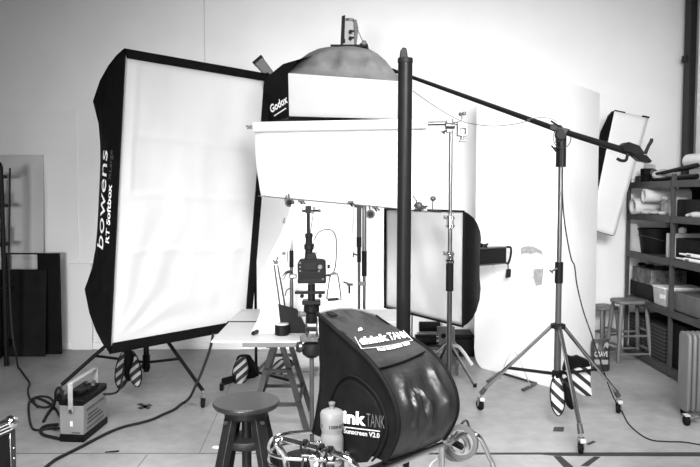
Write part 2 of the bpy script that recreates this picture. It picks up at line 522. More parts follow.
# lettering on the visible left flank, reading upwards
def flank(u0, v0, w, h):
    # the flank's own frame: along vv, and outwards-in depth
    def fn(a, b, hgt):
        z = v0 + a * w
        bk = u0 + b * h
        # radius at this depth (inset follows the shell's sag)
        kn = ((0, 1.0, 0), (.07, 1.02, .012), (.16, 1.025, .04), (.27, 1.02, .085), (.40, .98, .14))
        for q0, q1 in zip(kn[:-1], kn[1:]):
            if bk <= q1[0]: break
        f_ = (bk - q0[0]) / (q1[0] - q0[0]); s0 = q0[1] + (q1[1] - q0[1]) * f_; pn = q0[2] + (q1[2] - q0[2]) * f_
        k = 1 - (z / (HH * .43)) ** 4
        return ctr - nn * bk + vv * z - u * (W / 2 * s0 - pn * .55 * k + .008)
    return fn
text('bowens', flank(.135, -.33, .68, .145), M['print'], r, bold=.0)
text('RT Softbox', flank(.048, -.27, .40, .052), M['print'], r, bold=.025)
text('XLarge', flank(.048, .16, .20, .05), M['printgrey'], r, bold=.0)
text('100 x 140 cm  recessed front', flank(.058, .02, .34, .018), M['printgrey'], r) if False else None
# flash head, yoke
hd = MB(); hd.cyl(apex + nn * .02, apex - nn * .34, .075, .068, 20); hd.build('flash_head', M['dark'], r, bevel=.006)
MB().cyl(apex - nn * .12 - V((0, 0, .06)), V((lxy.x, lxy.y, 1.28)), .02).build('yoke', M['black'], r)

r = thing('softbox_stand', (lxy.x, lxy.y, 0), 'low black wheeled stand carrying the huge white softbox', 'stand')
MB().cyl(V((lxy.x, lxy.y, .16)), V((lxy.x, lxy.y, 1.28)), .022).build('pole', M['black'], r)
zc = .66
cz = V((lxy.x, lxy.y, zc))
MB().cyl(cz - V((0, 0, .04)), cz + V((0, 0, .04)), .035).build('collar', M['black'], r, bevel=.004)
f1 = Z(203, 408); f1.z = 0
f2 = Z(62, 402); f2.z = 0
f3 = lxy * 1.125
for kf, ff in enumerate((f1, f2, f3)):
    tip = ff + V((0, 0, .135))
    MB().tube([cz, tip], .0145, 10).build('leg', M['black'], r)
    caster(r, ff, ang=2.0 + kf)
zb = .24
hub = V((lxy.x, lxy.y, zb))
for ff in (f1, f2, f3):
    tip = ff + V((0, 0, .135)); k = (zc - zb) / (zc - tip.z)
    q = cz.lerp(tip, k * .93 if False else .62)
    MB().tube([V((lxy.x, lxy.y, q.z - .10)), q], .011, 8).build('brace', M['black'], r)
MB().cyl(hub - V((0, 0, .06)), hub + V((0, 0, .06)), .03).build('hub', M['black'], r, bevel=.004)

r = thing('sandbag', (P(129, 370, 5.35).x, 5.35, .1), 'small striped sandbag hung under the huge softbox stand', 'sandbag')
pouch(r, P(125, 352, 5.3), P(120, 389, 5.22), .10, .06, V((1, .5, 0)), M['stripe2'])
pouch(r, P(131, 352, 5.26), P(138, 387, 5.14), .095, .06, V((.8, .1, .4)), M['stripe2'])
pouch(r, P(129, 350, 5.22), P(128.5, 381, 5.18), .07, .05, V((1, 0, 0)), M['nylon'])
MB().tube(smooth_pts([P(124, 354, 5.3), P(128, 347, 5.27), P(132, 354, 5.24)]), .012, 6).build('strap', M['nylon'], r)

# ================================================================== overhead softbox on boom
r = thing('boom_softbox', P(345, 60, 5.4), 'overhead black softbox, top painted grey as if lit, white front, hung on the boom', 'softbox')
face = [P(288, 73.5, 5.05), P(402, 82, 4.98), P(403, 119.5, 5.28), P(289, 117, 5.35)]
fn_ = (face[1] - face[0]).cross(face[3] - face[0]).normalized()
if fn_.y > 0: fn_ = -fn_
MB().prism(face, -fn_ * .012).build('front_diffuser', M['diffwhite'], r, bevel=.004)
ap = P(347, 49, 5.72)
flA, flD = face[0], face[3]
flN = (flA - flD).cross(P(262, 126, 5.66) - flD).normalized()
def FL(px, py, off=0.0): return onplane(px, py, flD - flN * math.copysign(off, flN.y), flN)
lo_l = FL(262, 125); up_l = FL(264.5, 79); up_l2 = FL(283, 64); up_l3 = FL(298.5, 59.5)
lo_r = P(404, 125, 5.6); up_r = P(399, 76, 5.4)
side = MB()
sagp = lambda a, b, k, d: a.lerp(b, k) + V((0, 0, d))
A, B_, C_, D_ = face
side.add([D_, A, up_l3, up_l2, up_l, lo_l], [(0, 1, 2, 3, 4, 5)])
side.build('side_panel', M['nylon'], r, angle=20)
# black nylon crown, overhead light put into its grey: domed strip from the face's upper edge to the back plate
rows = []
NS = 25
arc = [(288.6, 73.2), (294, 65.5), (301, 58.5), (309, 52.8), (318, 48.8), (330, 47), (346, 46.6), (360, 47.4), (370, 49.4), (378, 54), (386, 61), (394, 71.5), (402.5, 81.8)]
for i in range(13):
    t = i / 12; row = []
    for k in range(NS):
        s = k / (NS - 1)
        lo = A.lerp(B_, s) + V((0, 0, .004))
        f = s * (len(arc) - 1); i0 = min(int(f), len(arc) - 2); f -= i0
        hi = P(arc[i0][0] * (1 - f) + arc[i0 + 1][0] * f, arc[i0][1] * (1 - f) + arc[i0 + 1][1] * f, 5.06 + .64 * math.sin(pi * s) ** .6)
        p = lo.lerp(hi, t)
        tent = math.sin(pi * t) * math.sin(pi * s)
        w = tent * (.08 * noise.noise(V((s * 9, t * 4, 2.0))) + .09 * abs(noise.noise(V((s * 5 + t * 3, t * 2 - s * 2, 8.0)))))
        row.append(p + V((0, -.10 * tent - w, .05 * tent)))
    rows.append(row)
MB().sheet(rows, .004, V((0, 1, 0))).build('top_panel', M['nylonlit'], r, angle=180)
bot = MB(); bot.add([D_, C_, lo_r, P(335, 128, 5.7), lo_l], [(0, 1, 2, 3, 4)]); bot.build('bottom_panel', M['nylon'], r)
rgt = MB(); rgt.add([B_, C_, lo_r, P(386, 66, 5.5), up_r], [(0, 1, 2, 3, 4)]); rgt.build('side_panel', M['nylon'], r)
bk_ = MB(); bk_.add([up_l3, P(330, 50, 5.73), P(366, 49, 5.73), P(386, 66, 5.6), lo_r, P(335, 128, 5.73), lo_l, up_l, up_l2], [tuple(range(9))]); bk_.build('back_panel', M['nylon'], r)
lipb = MB(); lipb.tube([D_ - V((0, .02, .012)), P(345, 119.8, 5.3), C_ - V((0, .02, .02))], .016, 8); lipb.build('front_lip', M['nylon'], r)
# lettering on left flank
def fgod(a, b, h, q=((271, 113.5), (288, 102.5), (286.3, 94.5), (269.3, 105.5))):
    x = (q[0][0] * (1 - a) + q[1][0] * a) * (1 - b) + (q[3][0] * (1 - a) + q[2][0] * a) * b
    y = (q[0][1] * (1 - a) + q[1][1] * a) * (1 - b) + (q[3][1] * (1 - a) + q[2][1] * a) * b
    return FL(x, y, .008)
text('Godox', fgod, M['print'], r, bold=.03)
MB().add([FL(274, 115.4, .006), FL(286, 107.6, .006), FL(286.3, 108.6, .006), FL(274.3, 116.4, .006)], [(0, 1, 2, 3)]).build('lettering_rule', M['print'], r, smooth=False)
plate = MB(); plate.box(P(349, 48.5, 5.7), (.30, .22, .02)); plate.build('speed_ring', M['black'], r, bevel=.003)

r = thing('flash_head', P(350, 48, 5.7) + V((0, 0, .012)), 'silver flash head with two black knobs on top of the overhead softbox', 'flash')
b0 = P(350, 47, 5.68)
hb = MB()
zz0 = b0.z + .0; ztop = P(350, 22, 5.68).z
xa, xb = P(342.5, 40, 5.68).x, P(357, 40, 5.68).x
hb.prism([V((xa, 5.62, zz0)), V((xa + .012, 5.62, ztop)), V((xb - .015, 5.62, ztop - .01)), V((xb - .004, 5.62, zz0))], (0, .16, 0))
hb.build('housing', M['packbody'], r, bevel=.008)
MB().prism([V((xa - .016, 5.61, zz0)), V((xa - .006, 5.61, ztop + .03)), V((xa + .022, 5.61, ztop + .04)), V((xa + .016, 5.61, zz0 + .02))], (0, .18, 0)).build('side_plate', M['black'], r, bevel=.003)
MB().prism([V((xb - .02, 5.61, zz0)), V((xb - .028, 5.61, ztop)), V((xb - .006, 5.61, ztop + .005)), V((xb + .01, 5.61, ztop - .06)), V((xb - .006, 5.61, zz0))], (0, .17, 0)).build('side_plate', M['greym'], r, bevel=.003)
for yy in (32, 38.5):
    pk = P(350.5, yy, 5.615)
    MB().cyl(pk, pk - V((0, .025, 0)), .016, .013).build('knob', M['black'], r)
    MB().tube([pk - V((.0, .022, 0)), pk - V((-.028, .022, -.004))], .007, 6).build('knob_lever', M['black'], r)
MB().box(P(344.5, 41, 5.615), (.012, .008, .03)).build('switch', M['black'], r)
MB().cyl(V((.01 * 0 + (xa + xb) / 2, 5.7, ztop - .01)), V(((xa + xb) / 2, 5.7, ztop + .03)), .035).build('end_cap', M['mid'], r)

r = thing('battery_clamp', P(363, 47, 5.64), 'small black clamp with cord beside the flash head', 'clamp')
MB().prism([P(358, 48, 5.62), P(369, 49, 5.62), P(367.5, 43, 5.62), P(360, 43, 5.62)], (0, .09, 0)).build('body', M['black'], r, bevel=.004)
MB().lathe(P(364, 43, 5.61), [(.0, -.01), (.02, -.01), (.024, 0), (.02, .03), (.0, .03)], (0, 1, 0), 14).build('knob', M['greym'], r)
MB().tube(smooth_pts([P(363, 42, 5.62), P(359, 33, 5.62), P(357, 27, 5.63)]), .004, 6).build('cord', M['thincable'], r)

# black lamp head peeping between the two softboxes, on its own stand with a sandbag
sx = P(255.2, 250, 5.95).x
r = thing('lamp_stand', (sx, 5.95, 0), 'black lamp stand behind the huge softbox, grey head peeping over its corner', 'stand')
ztop = P(268, 74, 5.95).z
MB().cyl(V((sx, 5.95, .02)), V((sx, 5.95, ztop - .02)), .013, .010).build('pole', M['black'], r)
pa = P(271, 76, 5.95); pb_ = P(257, 59, 5.9)
MB().tube([V((sx, 5.95, ztop - .03)), pa.lerp(pb_, .15)], .012, 8).build('bracket', M['black'], r)
ax = (pb_ - pa).normalized(); sd = V((0, 1, 0)); nn2 = ax.cross(sd)
hh = MB(); w0 = .05
hh.prism([pa + nn2 * w0 * .8, pb_ + nn2 * w0, pb_ - nn2 * w0, pa - nn2 * w0 * .8], (0, .1, 0)); hh.build('lamp_head', M['mid'], r, bevel=.012)
hh = MB(); hh.prism([pb_ + nn2 * .052 - ax * .02 - sd * .004, pb_ + nn2 * .052 + ax * .006 - sd * .004, pb_ - nn2 * .052 + ax * .006 - sd * .004, pb_ - nn2 * .052 - ax * .02 - sd * .004], (0, .108, 0)); hh.build('end_cap', M['dark'], r)
pj = V((sx, 5.95, P(255, 372, 5.95).z))
f = Z(222, 389); f.z = .03
lg = MB(); lg.prism([pj + V((0, -.02, .02)), pj + V((0, -.02, -.03)), f + V((0, -.02, 0)), f + V((0, -.02, .06))], (0, .03, 0)); lg.build('leg', M['dark'], r)
MB().box(f + V((.005, -.03, -.002)), (.03, .05, .055)).build('foot', M['black'], r)
f = Z(290, 383); f.z = .02
MB().tube([pj, f], .013, 8).build('leg', M['dark'], r)
MB().tube([pj, V((sx + .05, 6.5, .02))], .013, 8).build('leg', M['dark'], r)
MB().cyl(pj - V((0, 0, .06)), pj + V((0, 0, .05)), .024).build('collar', M['black'], r)

r = thing('sandbag', (P(242, 380, 5.75).x, 5.75, .1), 'striped sandbag with black handle under the left end of the table', 'sandbag')
def bend(c, R, name): pass
pouch(r, P(243, 357, 5.8), P(238, 386, 5.7), .125, .10, V((1, .25, .1)), M['stripe2'])
pouch(r, P(246, 357, 5.88), P(250, 385, 5.9), .15, .09, V((.8, .4, -.1)), M['nylon'])
MB().tube(smooth_pts([P(237, 360, 5.78), P(240, 356, 5.78), P(249, 356, 5.8), P(252, 362, 5.82)]), .011, 6).build('handle', M['nylon'], r)

r = thing('sandbag', (P(284, 380, 6.1).x, 6.1, .05), 'striped sandbag on the floor behind the left table trestle', 'sandbag')
pouch(r, P(284, 360, 6.1), P(276, 383, 6.0), .15, .10, V((1, .25, .4)), M['stripe2'])
pouch(r, P(288, 361, 6.14), P(296, 381, 6.1), .14, .09, V((1, .2, -.4)), M['stripe2'])
MB().tube(smooth_pts([P(280, 363, 6.08), P(286, 357, 6.1), P(292, 363, 6.12)]), .011, 6).build('handle', M['nylon'], r)
t = MB().tube([Z(284, 373.5, .03), Z(300, 370.5, .03), Z(318, 369, .03)], .024, 10).build('floor_tube', M['light'])
t.location.z += .0
tag(t, 'pale tube lying on the floor behind the left table trestle', 'tube')
# ================================================================== paper roll on stand
YS = 4.75
ps = P(450, 240, YS)
r = thing('light_stand', (ps.x, YS, 0), 'tall chrome stand with black grip holding the paper roll', 'stand')
zt = P(450, 119, YS).z
z1 = P(450, 222, YS).z; z2 = P(450, 258, YS).z; z3 = P(450, 291, YS).z
MB().cyl(V((ps.x, YS, z1)), V((ps.x, YS, zt)), .0125).build('upper_pole', M['alu'], r)
MB().cyl(V((ps.x, YS, z2)), V((ps.x, YS, z1)), .0155).build('middle_pole', M['alu'], r)
MB().cyl(V((ps.x, YS, z3)), V((ps.x, YS, z2 - .01)), .027).build('grip', M['rubber'], r, bevel=.003)
MB().cyl(V((ps.x, YS, .16)), V((ps.x, YS, z3)), .0185).build('lower_pole', M['alu'], r)
for zz in (z1, z2):
    cb = MB(); cb.cyl(V((ps.x, YS, zz - .045)), V((ps.x, YS, zz + .045)), .026); cb.cyl(V((ps.x, YS, zz + .02)), V((ps.x, YS, zz + .035)), .033); cb.cyl(V((ps.x, YS, zz - .035)), V((ps.x, YS, zz - .02)), .033)
    cc_ = cb.build('collar', M['chrome'], r)
    knob(r, V((ps.x - .02, YS - .01, zz + .02)), V((-.8, -.3, .5)), 'alu')
for a in (1.7, 3.3, 4.5):
    e = V((ps.x + .34 * math.cos(a), YS + .34 * math.sin(a), .02))
    MB().tube(smooth_pts([V((ps.x, YS, .22)), V((ps.x + .1 * math.cos(a), YS + .1 * math.sin(a), .2)), e + V((0, 0, .1)), e - V((0, 0, .005))]), .011, 8).build('leg', M['alu'], r)
    MB().cyl(e - V((0, 0, .019)), e + V((0, 0, .03)), .015).build('rubber_foot', M['rubber'], r)
# clamp heads at the top
pt = P(449, 126, YS)
cb = MB(); cb.box(pt, (.04, .05, .09)); cb.cyl(pt + V((-.03, -.02, .0)), pt + V((.035, -.02, .0)), .024); cb.build('clamp', M['alu'], r, bevel=.005)
pt2 = P(462, 128, YS)
cb = MB(); cb.box(pt2 + V((0, 0, .02)), (.07, .05, .05)); cb.box(pt2 + V((-.025, -.005, -.02)), (.02, .05, .07)); cb.box(pt2 + V((.03, -.005, -.02)), (.014, .05, .06)); cb.box(pt2 + V((0, 0, -.05)), (.07, .05, .014))
cb.cyl(pt2 + V((0, 0, -.05)), pt2 + V((0, 0, -.085)), .011); cb.box(pt2 + V((.005, 0, -.09)), (.05, .03, .012))
cb.build('clamp', M['alu'], r, bevel=.004)
for q in ((455, 113.5), (457.8, 113)):
    pass
MB().cyl(pt2 + V((0, 0, .04)), pt2 + V((0, 0, .09)), .007).build('clamp_screw', M['alu'], r)
MB().ball(pt2 + V((-.012, 0, .095)), .014, .010, .014).build('knob', M['greym'], r)
MB().ball(pt2 + V((.014, 0, .1)), .014, .010, .014).build('knob', M['alu'], r)
MB().cyl(pt + V((.02, 0, .02)), pt2 + V((-.03, 0, .03)), .011).build('clamp_arm', M['alu'], r)
knob(r, pt + V((-.02, -.02, -.03)), V((-.7, -.2, -.5)), 'alu')

RL = P(253.5, 127, YS); RR = P(427, 123.6, YS)
ax = (RR - RL).normalized()
r = thing('backdrop_roll', (RL + RR) / 2, 'white paper roll on a horizontal bar, its sheet hanging down behind the camera', 'backdrop')
MB().lathe(RL, [(.016, -.0), (.035, 0), (.035, (RR - RL).length), (.016, (RR - RL).length)], ax, 20).build('paper_roll', M['paper'], r)
MB().cyl(RR, P(448, 123.2, YS), .014).build('bar', M['alu'], r)
MB().cyl(RL - ax * .03, RL, .012).build('bar_end', M['alu'], r)
cl = MB(); cl.tube([P(246, 126, YS), P(250.5, 127, YS)], .006, 6); cl.box(P(251.2, 127.4, YS), (.022, .03, .022)); cl.tube([P(247, 128.5, YS), P(250.5, 127.6, YS)], .005, 6)
cl.build('end_clip', M['greym'], r)
rows = []
for (yy, xl, xr) in ((126, 255.5, 426), (140, 255, 426.5), (152, 255.2, 427), (165, 256.2, 427), (180, 258.4, 427), (190, 260, 427), (197, 261.2, 427)):
    row = []
    for k in range(13):
        s = k / 12
        px = xl + (xr - xl) * s
        py = yy + (yy - 126) / 71 * 14.5 * s
        row.append(P(px, py, YS + .037 - .01 * math.sin(s * 9) * (yy - 126) / 71))
    rows.append(row)
MB().sheet(rows, .0015, V((0, 1, 0))).build('paper_sheet', M['paper'], r, angle=180)
rod0 = P(258, 195.8, YS + .025); rod1 = P(441, 212.6, YS + .025)
r2 = MB().tube([rod0, rod1], .0035, 6).build('bottom_rod', M['alu'], r)
MB().box(P(263.5, 196.2, YS + .02), (.035, .012, .008)).build('rod_clip', M['greym'], r)

def spring_clamp(px, py, kind, label):
    c = P(px, py, YS + .0)
    t = thing('spring_clamp', c, label, 'clamp', 'clamps along the bottom rod')
    if kind == 'round':
        MB().lathe(c, [(.006, -.022), (.028, -.022), (.031, -.014), (.031, .01), (.02, .018), (.006, .018)], (0.2, 1, 0), 18).build('pad', M['greym'], t)
        MB().lathe(c - V((0, .026, 0)), [(.0, -.004), (.02, -.004), (.02, .006), (.0, .006)], (0.2, 1, 0), 16).build('pad_centre', M['black'], t)
        MB().tube([c + V((0, .012, 0)), P(px - 1, py - 9, YS + .025)], .006, 6).build('jaw', M['greym'], t)
    else:
        MB().box(c + V((0, .01, 0)), (.04, .03, .02)).build('jaw', M['greym'], t, bevel=.004)
        MB().tube([c + V((.012, .0, -.004)), c + V((.03, -.015, -.022))], .006, 6).build('handle', M['alu'], t)
        MB().tube([c + V((-.004, .0, -.004)), c + V((.012, -.015, -.028))], .006, 6).build('handle', M['black'], t)
    return t
spring_clamp(289.6, 202.6, 'round', 'dark round clamp pad, the left one of two, under the paper edge')
spring_clamp(301, 200.8, 'jaw', 'small pale clamp above the camera under the paper edge')
spring_clamp(370.3, 214.2, 'round', 'round grey clamp pad just right of the paired grip stands')
spring_clamp(375, 207.2, 'jaw', 'flat grey clip right of the paired grip stands')
spring_clamp(350.5, 202.3, 'jaw', 'bent grey clip at the top of the thin white rod')
c = P(285.2, 202, YS)
t = thing('spring_clamp', c, 'slim dark clamp beside the left round pad', 'clamp', 'clamps along the bottom rod')
MB().prism([P(284, 198.5, YS), P(287, 199, YS), P(288, 204.5, YS), P(285, 204.8, YS)], (0, .03, 0)).build('jaw', M['greym'], t, bevel=.003)
MB().tube([P(285.4, 199, YS), P(286.5, 195.5, YS + .01)], .005, 6).build('handle', M['greym'], t)
c = P(283.8, 222.2, 4.68)
t = thing('spring_clamp', c, 'tiny grey clip on the left edge of the white sweep', 'clamp')
MB().box(c, (.016, .02, .014)).build('jaw', M['greym'], t)
MB().tube([c, c + V((.006, -.004, .03))], .004, 6).build('handle', M['alu'], t)

# things standing on the rod, right of the dark column
t = thing('suction_cup', P(419.5, 209, YS), 'dark round cup clamped just right of the black column', 'clamp')
MB().ball(P(419, 205.8, YS), .026, .03, .028).build('cup', M['greym'], t)
MB().tube([P(414, 206.5, YS), P(417, 201, YS), P(413, 196, YS)], .004, 6).build('lever', M['dark'], t)
MB().box(P(417.5, 210.5, YS + .015), (.05, .03, .016)).build('base', M['black'], t)
t = thing('spring_clamp', P(424.5, 208, YS), 'small grey wing clamp between the dark cup and the ball', 'clamp')
MB().tube([P(422, 209.3, YS + .01), P(425, 206.5, YS), P(427.5, 206.2, YS)], .007, 6).build('jaw', M['greym'], t)
MB().tube([P(423, 205.5, YS), P(425.5, 208.6, YS)], .006, 6).build('handle', M['alu'], t)
t = thing('ball_mount', P(433, 211, YS), 'small grey ball on a stem rising from a black clip', 'mount')
MB().ball(P(433, 198.6, YS), .021, .021, .018).build('ball', M['greym'], t)
MB().cyl(P(432.6, 210, YS + .015), P(432.9, 199, YS), .004).build('stem', M['alu'], t)
MB().box(P(436.5, 211, YS + .018), (.075, .03, .014)).build('clip', M['black'], t)

# ================================================================== table with trestles
HT = 0.70
tf = Z(245, 341, HT).y; tb = Z(245, 309, HT).y
tx0 = Z(211, 341, HT).x; tx1 = .38
ym = Z(245, 322, HT).y
t0_ = thing('table', ((tx0 + tx1) / 2, (tf + tb) / 2, 0), 'low pale table of two boards with a dark gap, left of the hood', 'table')
MB().box(((tx0 + tx1) / 2, (tf + ym) / 2 - .003, HT - .006), (tx1 - tx0, ym - tf - .006, .012)).build('front_board', M['table'], t0_, bevel=.002)
MB().box(((tx0 + tx1) / 2, (tb + ym) / 2 + .012, HT - .006), (tx1 - tx0, tb - ym - .024, .012)).build('rear_board', M['table'], t0_, bevel=.002)
gx0, gx1 = Z(227, 322, HT).x, Z(262, 322, HT).x
MB().box(((gx0 + gx1) / 2, ym + .012, HT - .010), (gx1 - gx0, .03, .024)).build('gap_shade', M['black'], t0_)  # dark strip added for the shade in the gap between the boards
def trestle(cx, label, ya, yb, spread):
    t = thing('trestle', (cx, (ya + yb) / 2, 0), label, 'trestle', 'trestles under the table')
    zt = HT - .0125
    MB().box((cx, (tf + .05 + tb - .06) / 2, zt - .022), (.07, tb - tf - .11, .044)).build('top_beam', M['trestle'], t, bevel=.003)
    for yy in (ya, yb):
        ly = yy
        for sg in (-1, 1):
            top = V((cx + sg * .012, ly + (.05 if yy == ya else -.02), zt - .044)); bt = V((cx + sg * spread, ly, 0))
            b = MB(); d = V((.019, 0, 0)); b.prism([top - d, top + d, bt + d, bt - d], (0, .034, 0)); b.build('leg', M['trestle'], t)
        for zz, k in ((.19, .73), (.42, .4)):
            b = MB().box((cx, ly + .012, zz), (2 * spread * k + .03, .022, .022)); b.build('crossbar', M['trestle'], t)
    for sg in (-1, 1):
        b = MB().box((cx + sg * spread * .72, (ya + yb) / 2, .2), (.022, yb - ya, .022)); b.build('stretcher', M['trestle'], t)
    return t
trestle(-.49, 'grey metal trestle under the pale table, left of the camera stand', 4.5, 4.95, .2)
trestle(.20, 'grey metal trestle hidden behind the sunshade hood', 4.5, 4.95, .2)
bx0, bx1 = Z(245, 345, HT - .02).x, Z(299, 345, HT - .02).x
MB().box(((bx0 - .02 + bx1) / 2, tf + .012, HT - .0255), (bx1 - bx0 + .02, .022, .027)).build('batten', M['mid'], t0_)

# white sweep hanging behind the camera and running onto the table
rows = []
for (xl, xr, yy, Y) in ((291.5, 326, 204.5, 4.73), (290, 326, 212, 4.73), (286, 326, 222, 4.72), (280, 326.2, 236, 4.70), (272, 326.4, 251, 4.68), (266, 326.6, 264, 4.65), (263.5, 326.8, 278, 4.61),
                        (262.5, 327, 292, 4.57), (261.5, 327, 305, 4.53), (259.5, 327, 315, 4.48), (256, 327, 323, 4.44), (252, 327, 331, 4.40), (250, 327, 335, 4.37)):
    row = []
    for k in range(11):
        s = k / 10
        p = P(xl + (xr - xl) * s, yy, Y + .10 * (1 - s) ** 2 * 0)
        curl = .10 * math.exp(-s * 5) * max(0, min(1, (300 - yy) / 60))
        p = P(xl + (xr - xl) * s, yy, Y - curl)
        if p.z < HT + .003: p.z = HT + .003
        row.append(p)
    rows.append(row)
t = MB().sheet(rows, .002, V((0, 0.8, .6))).build('paper_sweep', M['paper'], None, angle=180)
tag(t, 'narrow white paper sweep curling down onto the table behind the camera', 'backdrop')
ORI['sweep'] = V(t.location)
a = P(254.3, 333.5, 4.33); a.z = HT + .016
t = MB().lathe(a, [(.004, -.02), (.013, -.02), (.013, .05), (.004, .05)], V((.25, 1, 0)), 14).build('roll_end', M['dark'])
tag(t, 'small dark tube end lying at the paper sweep foot', 'tube')

# things on the table
t = thing('tub', Z(282, 335, HT), 'black round tub with a pale lid on the table', 'tub')
c = Z(282, 335, HT); c.z = HT + .0035
MB().lathe(c, [(.043, 0), (.046, .004), (.046, .062), (.043, .066)], n=28).build('body', M['blackp'], t)
MB().lathe(c + V((0, 0, .066)), [(.044, 0), (.044, .004), (.041, .007)], n=28).build('lid', M['light'], t)
pts = [P(278, 304, 4.36), P(297, 309, 4.36), P(309.5, 332, 4.36), P(281.5, 332, 4.36)]
pts[2].z = HT + .006; pts[3].z = HT + .006
t = MB().prism(pts, (0, .008, 0)).build('black_card', M['dark'])
tag(t, 'slanted black card standing behind the tub on the table', 'card')
for k, (q0, q1, m_, lb) in enumerate((((274.2, 265), (279.5, 303), 'greym', 'thin grey rod leaning behind the black card, left of two'), ((277.5, 265), (284, 300), 'alu', 'thin pale rod leaning behind the black card, right of two'))):
    e = P(q1[0] + 4, 332, 4.40); e.z = HT + .012
    tag(MB().tube([P(q0[0], q0[1], 4.42), P(q1[0], q1[1], 4.41), e], .006, 6).build('thin_rod', M[m_]), lb, 'rod')
t = thing('spring_clamp', P(276, 262, 4.41), 'grey clamp gripping the top of the two thin rods', 'clamp')
c = P(276, 262.5, 4.41)
MB().box(c, (.026, .03, .02)).build('jaw', M['greym'], t, bevel=.004)
MB().tube([c, P(273, 260.5, 4.40)], .005, 6).build('handle', M['dark'], t)
MB().tube([c, P(278, 256.5, 4.40)], .005, 6).build('handle', M['greym'], t)
t = thing('spring_clamp', P(284, 254, 4.47), 'grey clamp with a long handle left of the black grip', 'clamp')
c = P(284, 253.5, 4.47)
MB().box(c, (.024, .03, .018)).build('jaw', M['greym'], t, bevel=.004)
MB().tube([c, P(287, 250, 4.47), P(288, 262, 4.47)], .0035, 6).build('handle', M['greym'], t)

# small chrome stand with a black grip left of the camera
sx = P(291.5, 260, 4.42).x
t = thing('grip_stand', (sx, 4.42, HT), 'slim chrome post with a black grip left of the camera', 'stand')
zq = lambda py: P(291, py, 4.42).z
MB().cyl(V((sx, 4.42, HT + .016)), V((sx, 4.42, zq(267))), .012).build('pole', M['alu'], t)
MB().cyl(V((sx, 4.42, zq(267))), V((sx, 4.42, zq(250.5))), .0145).build('grip', M['rubber'], t)
MB().cyl(V((sx, 4.42, zq(250.5))), V((sx + .005, 4.42, zq(238))), .010, .003).build('tip', M['alu'], t)
MB().lathe((sx, 4.42, HT + .004), [(.05, 0), (.05, .006), (.014, .012)], n=20).build('base', M['greym'], t)
for k in range(2):
    yy = (275, 285)[k]
    MB().tube(smooth_pts([V((sx, 4.41, zq(yy - 4))), P(286, yy - 2, 4.38), P(282.5, yy + 4, 4.36)] if k == 0 else [V((sx, 4.41, zq(290))), P(292, 288, 4.38), P(287, 290, 4.36), P(285, 296, 4.36)]), (.010, .004)[k], 8).build('arm', M[('alu', 'greym')[k]], t)
MB().box(V((sx + .01, 4.41, zq(276))), (.05, .03, .03)).build('joint', M['alu'], t, bevel=.006)

# ================================================================== camera on column stand
YC = 3.95
cx = P(311.5, 300, YC).x
q = lambda px, py, Y=YC: P(px, py, Y)
zf = lambda py: P(311, py, YC).z
r = thing('camera_stand', (cx, YC, 0), 'grey column stand with geared head under the camera', 'stand')
MB().lathe((cx, YC, 0), [(.19, 0), (.2, .01), (.2, .03), (.05, .05), (.03, .09)], n=28).build('base', M['dark'], r)
MB().cyl(V((cx, YC, .08)), V((cx, YC, zf(352))), .0135).build('column', M['greym'], r)
gh = MB(); gh.lathe((cx, YC, zf(357)), [(.03, 0), (.055, .02), (.06, .05), (.05, .08), (.03, .09)], n=22); gh.build('gear_housing', M['dark'], r)
gw = MB(); gw.lathe(q(299.5, 347, YC - .04), [(.006, -.01), (.03, -.01), (.034, .0), (.03, .012), (.006, .012)], V((-1, -.5, .1)), 20); gw.build('crank_wheel', M['alu'], r)
MB().cyl(q(299.5, 347, YC - .04), V((cx, YC, zf(349))), .012).build('crank_shaft', M['alu'], r)
MB().box(V((cx, YC, zf(338))), (.13, .1, .03)).build('cross_plate', M['greym'], r, bevel=.005)
for k in range(5):
    MB().cyl(q(301 + k * 4.5, 339, YC - .05), q(301 + k * 4.5, 335, YC - .05), .007).build('bolt', M['chrome'], r)
MB().cyl(V((cx - .03, YC, zf(338))), V((cx - .03, YC, zf(318))), .006).build('post', M['alu'], r)
MB().cyl(V((cx + .03, YC, zf(338))), V((cx + .03, YC, zf(318))), .006).build('post', M['alu'], r)
MB().box(V((cx, YC, zf(329))), (.06, .06, .02)).build('bracket', M['dark'], r, bevel=.004)
hd = MB(); hd.lathe((cx, YC, zf(323)), [(.03, 0), (.034, .01), (.034, .06), (.046, .07), (.046, .1), (.036, .11)], n=20); hd.build('tripod_head', M['black'], r)
MB().cyl(q(299, 314, YC - .02), q(307, 314, YC), .017, .014).build('pan_handle', M['mid'], r)
MB().cyl(q(314, 303.5, YC - .03), q(320.5, 303, YC - .03), .016).build('pan_knob', M['blackp'], r)
MB().box(V((cx, YC, zf(302))), (.105, .08, .025)).build('head_plate', M['dark'], r, bevel=.003)
MB().cyl(V((cx, YC, zf(301))), V((cx, YC, zf(284))), .022).build('neck', M['black'], r)
MB().box(q(310, 292.3), (.175, .05, .015)).build('slide_plate', M['black'], r, bevel=.002)
for px in (302, 320): MB().lathe(q(px, 296, YC - .03), [(.0, -.008), (.012, -.008), (.012, .01), (.0, .01)], (0, 1, 0), 12).build('knob', M['dark'], r)

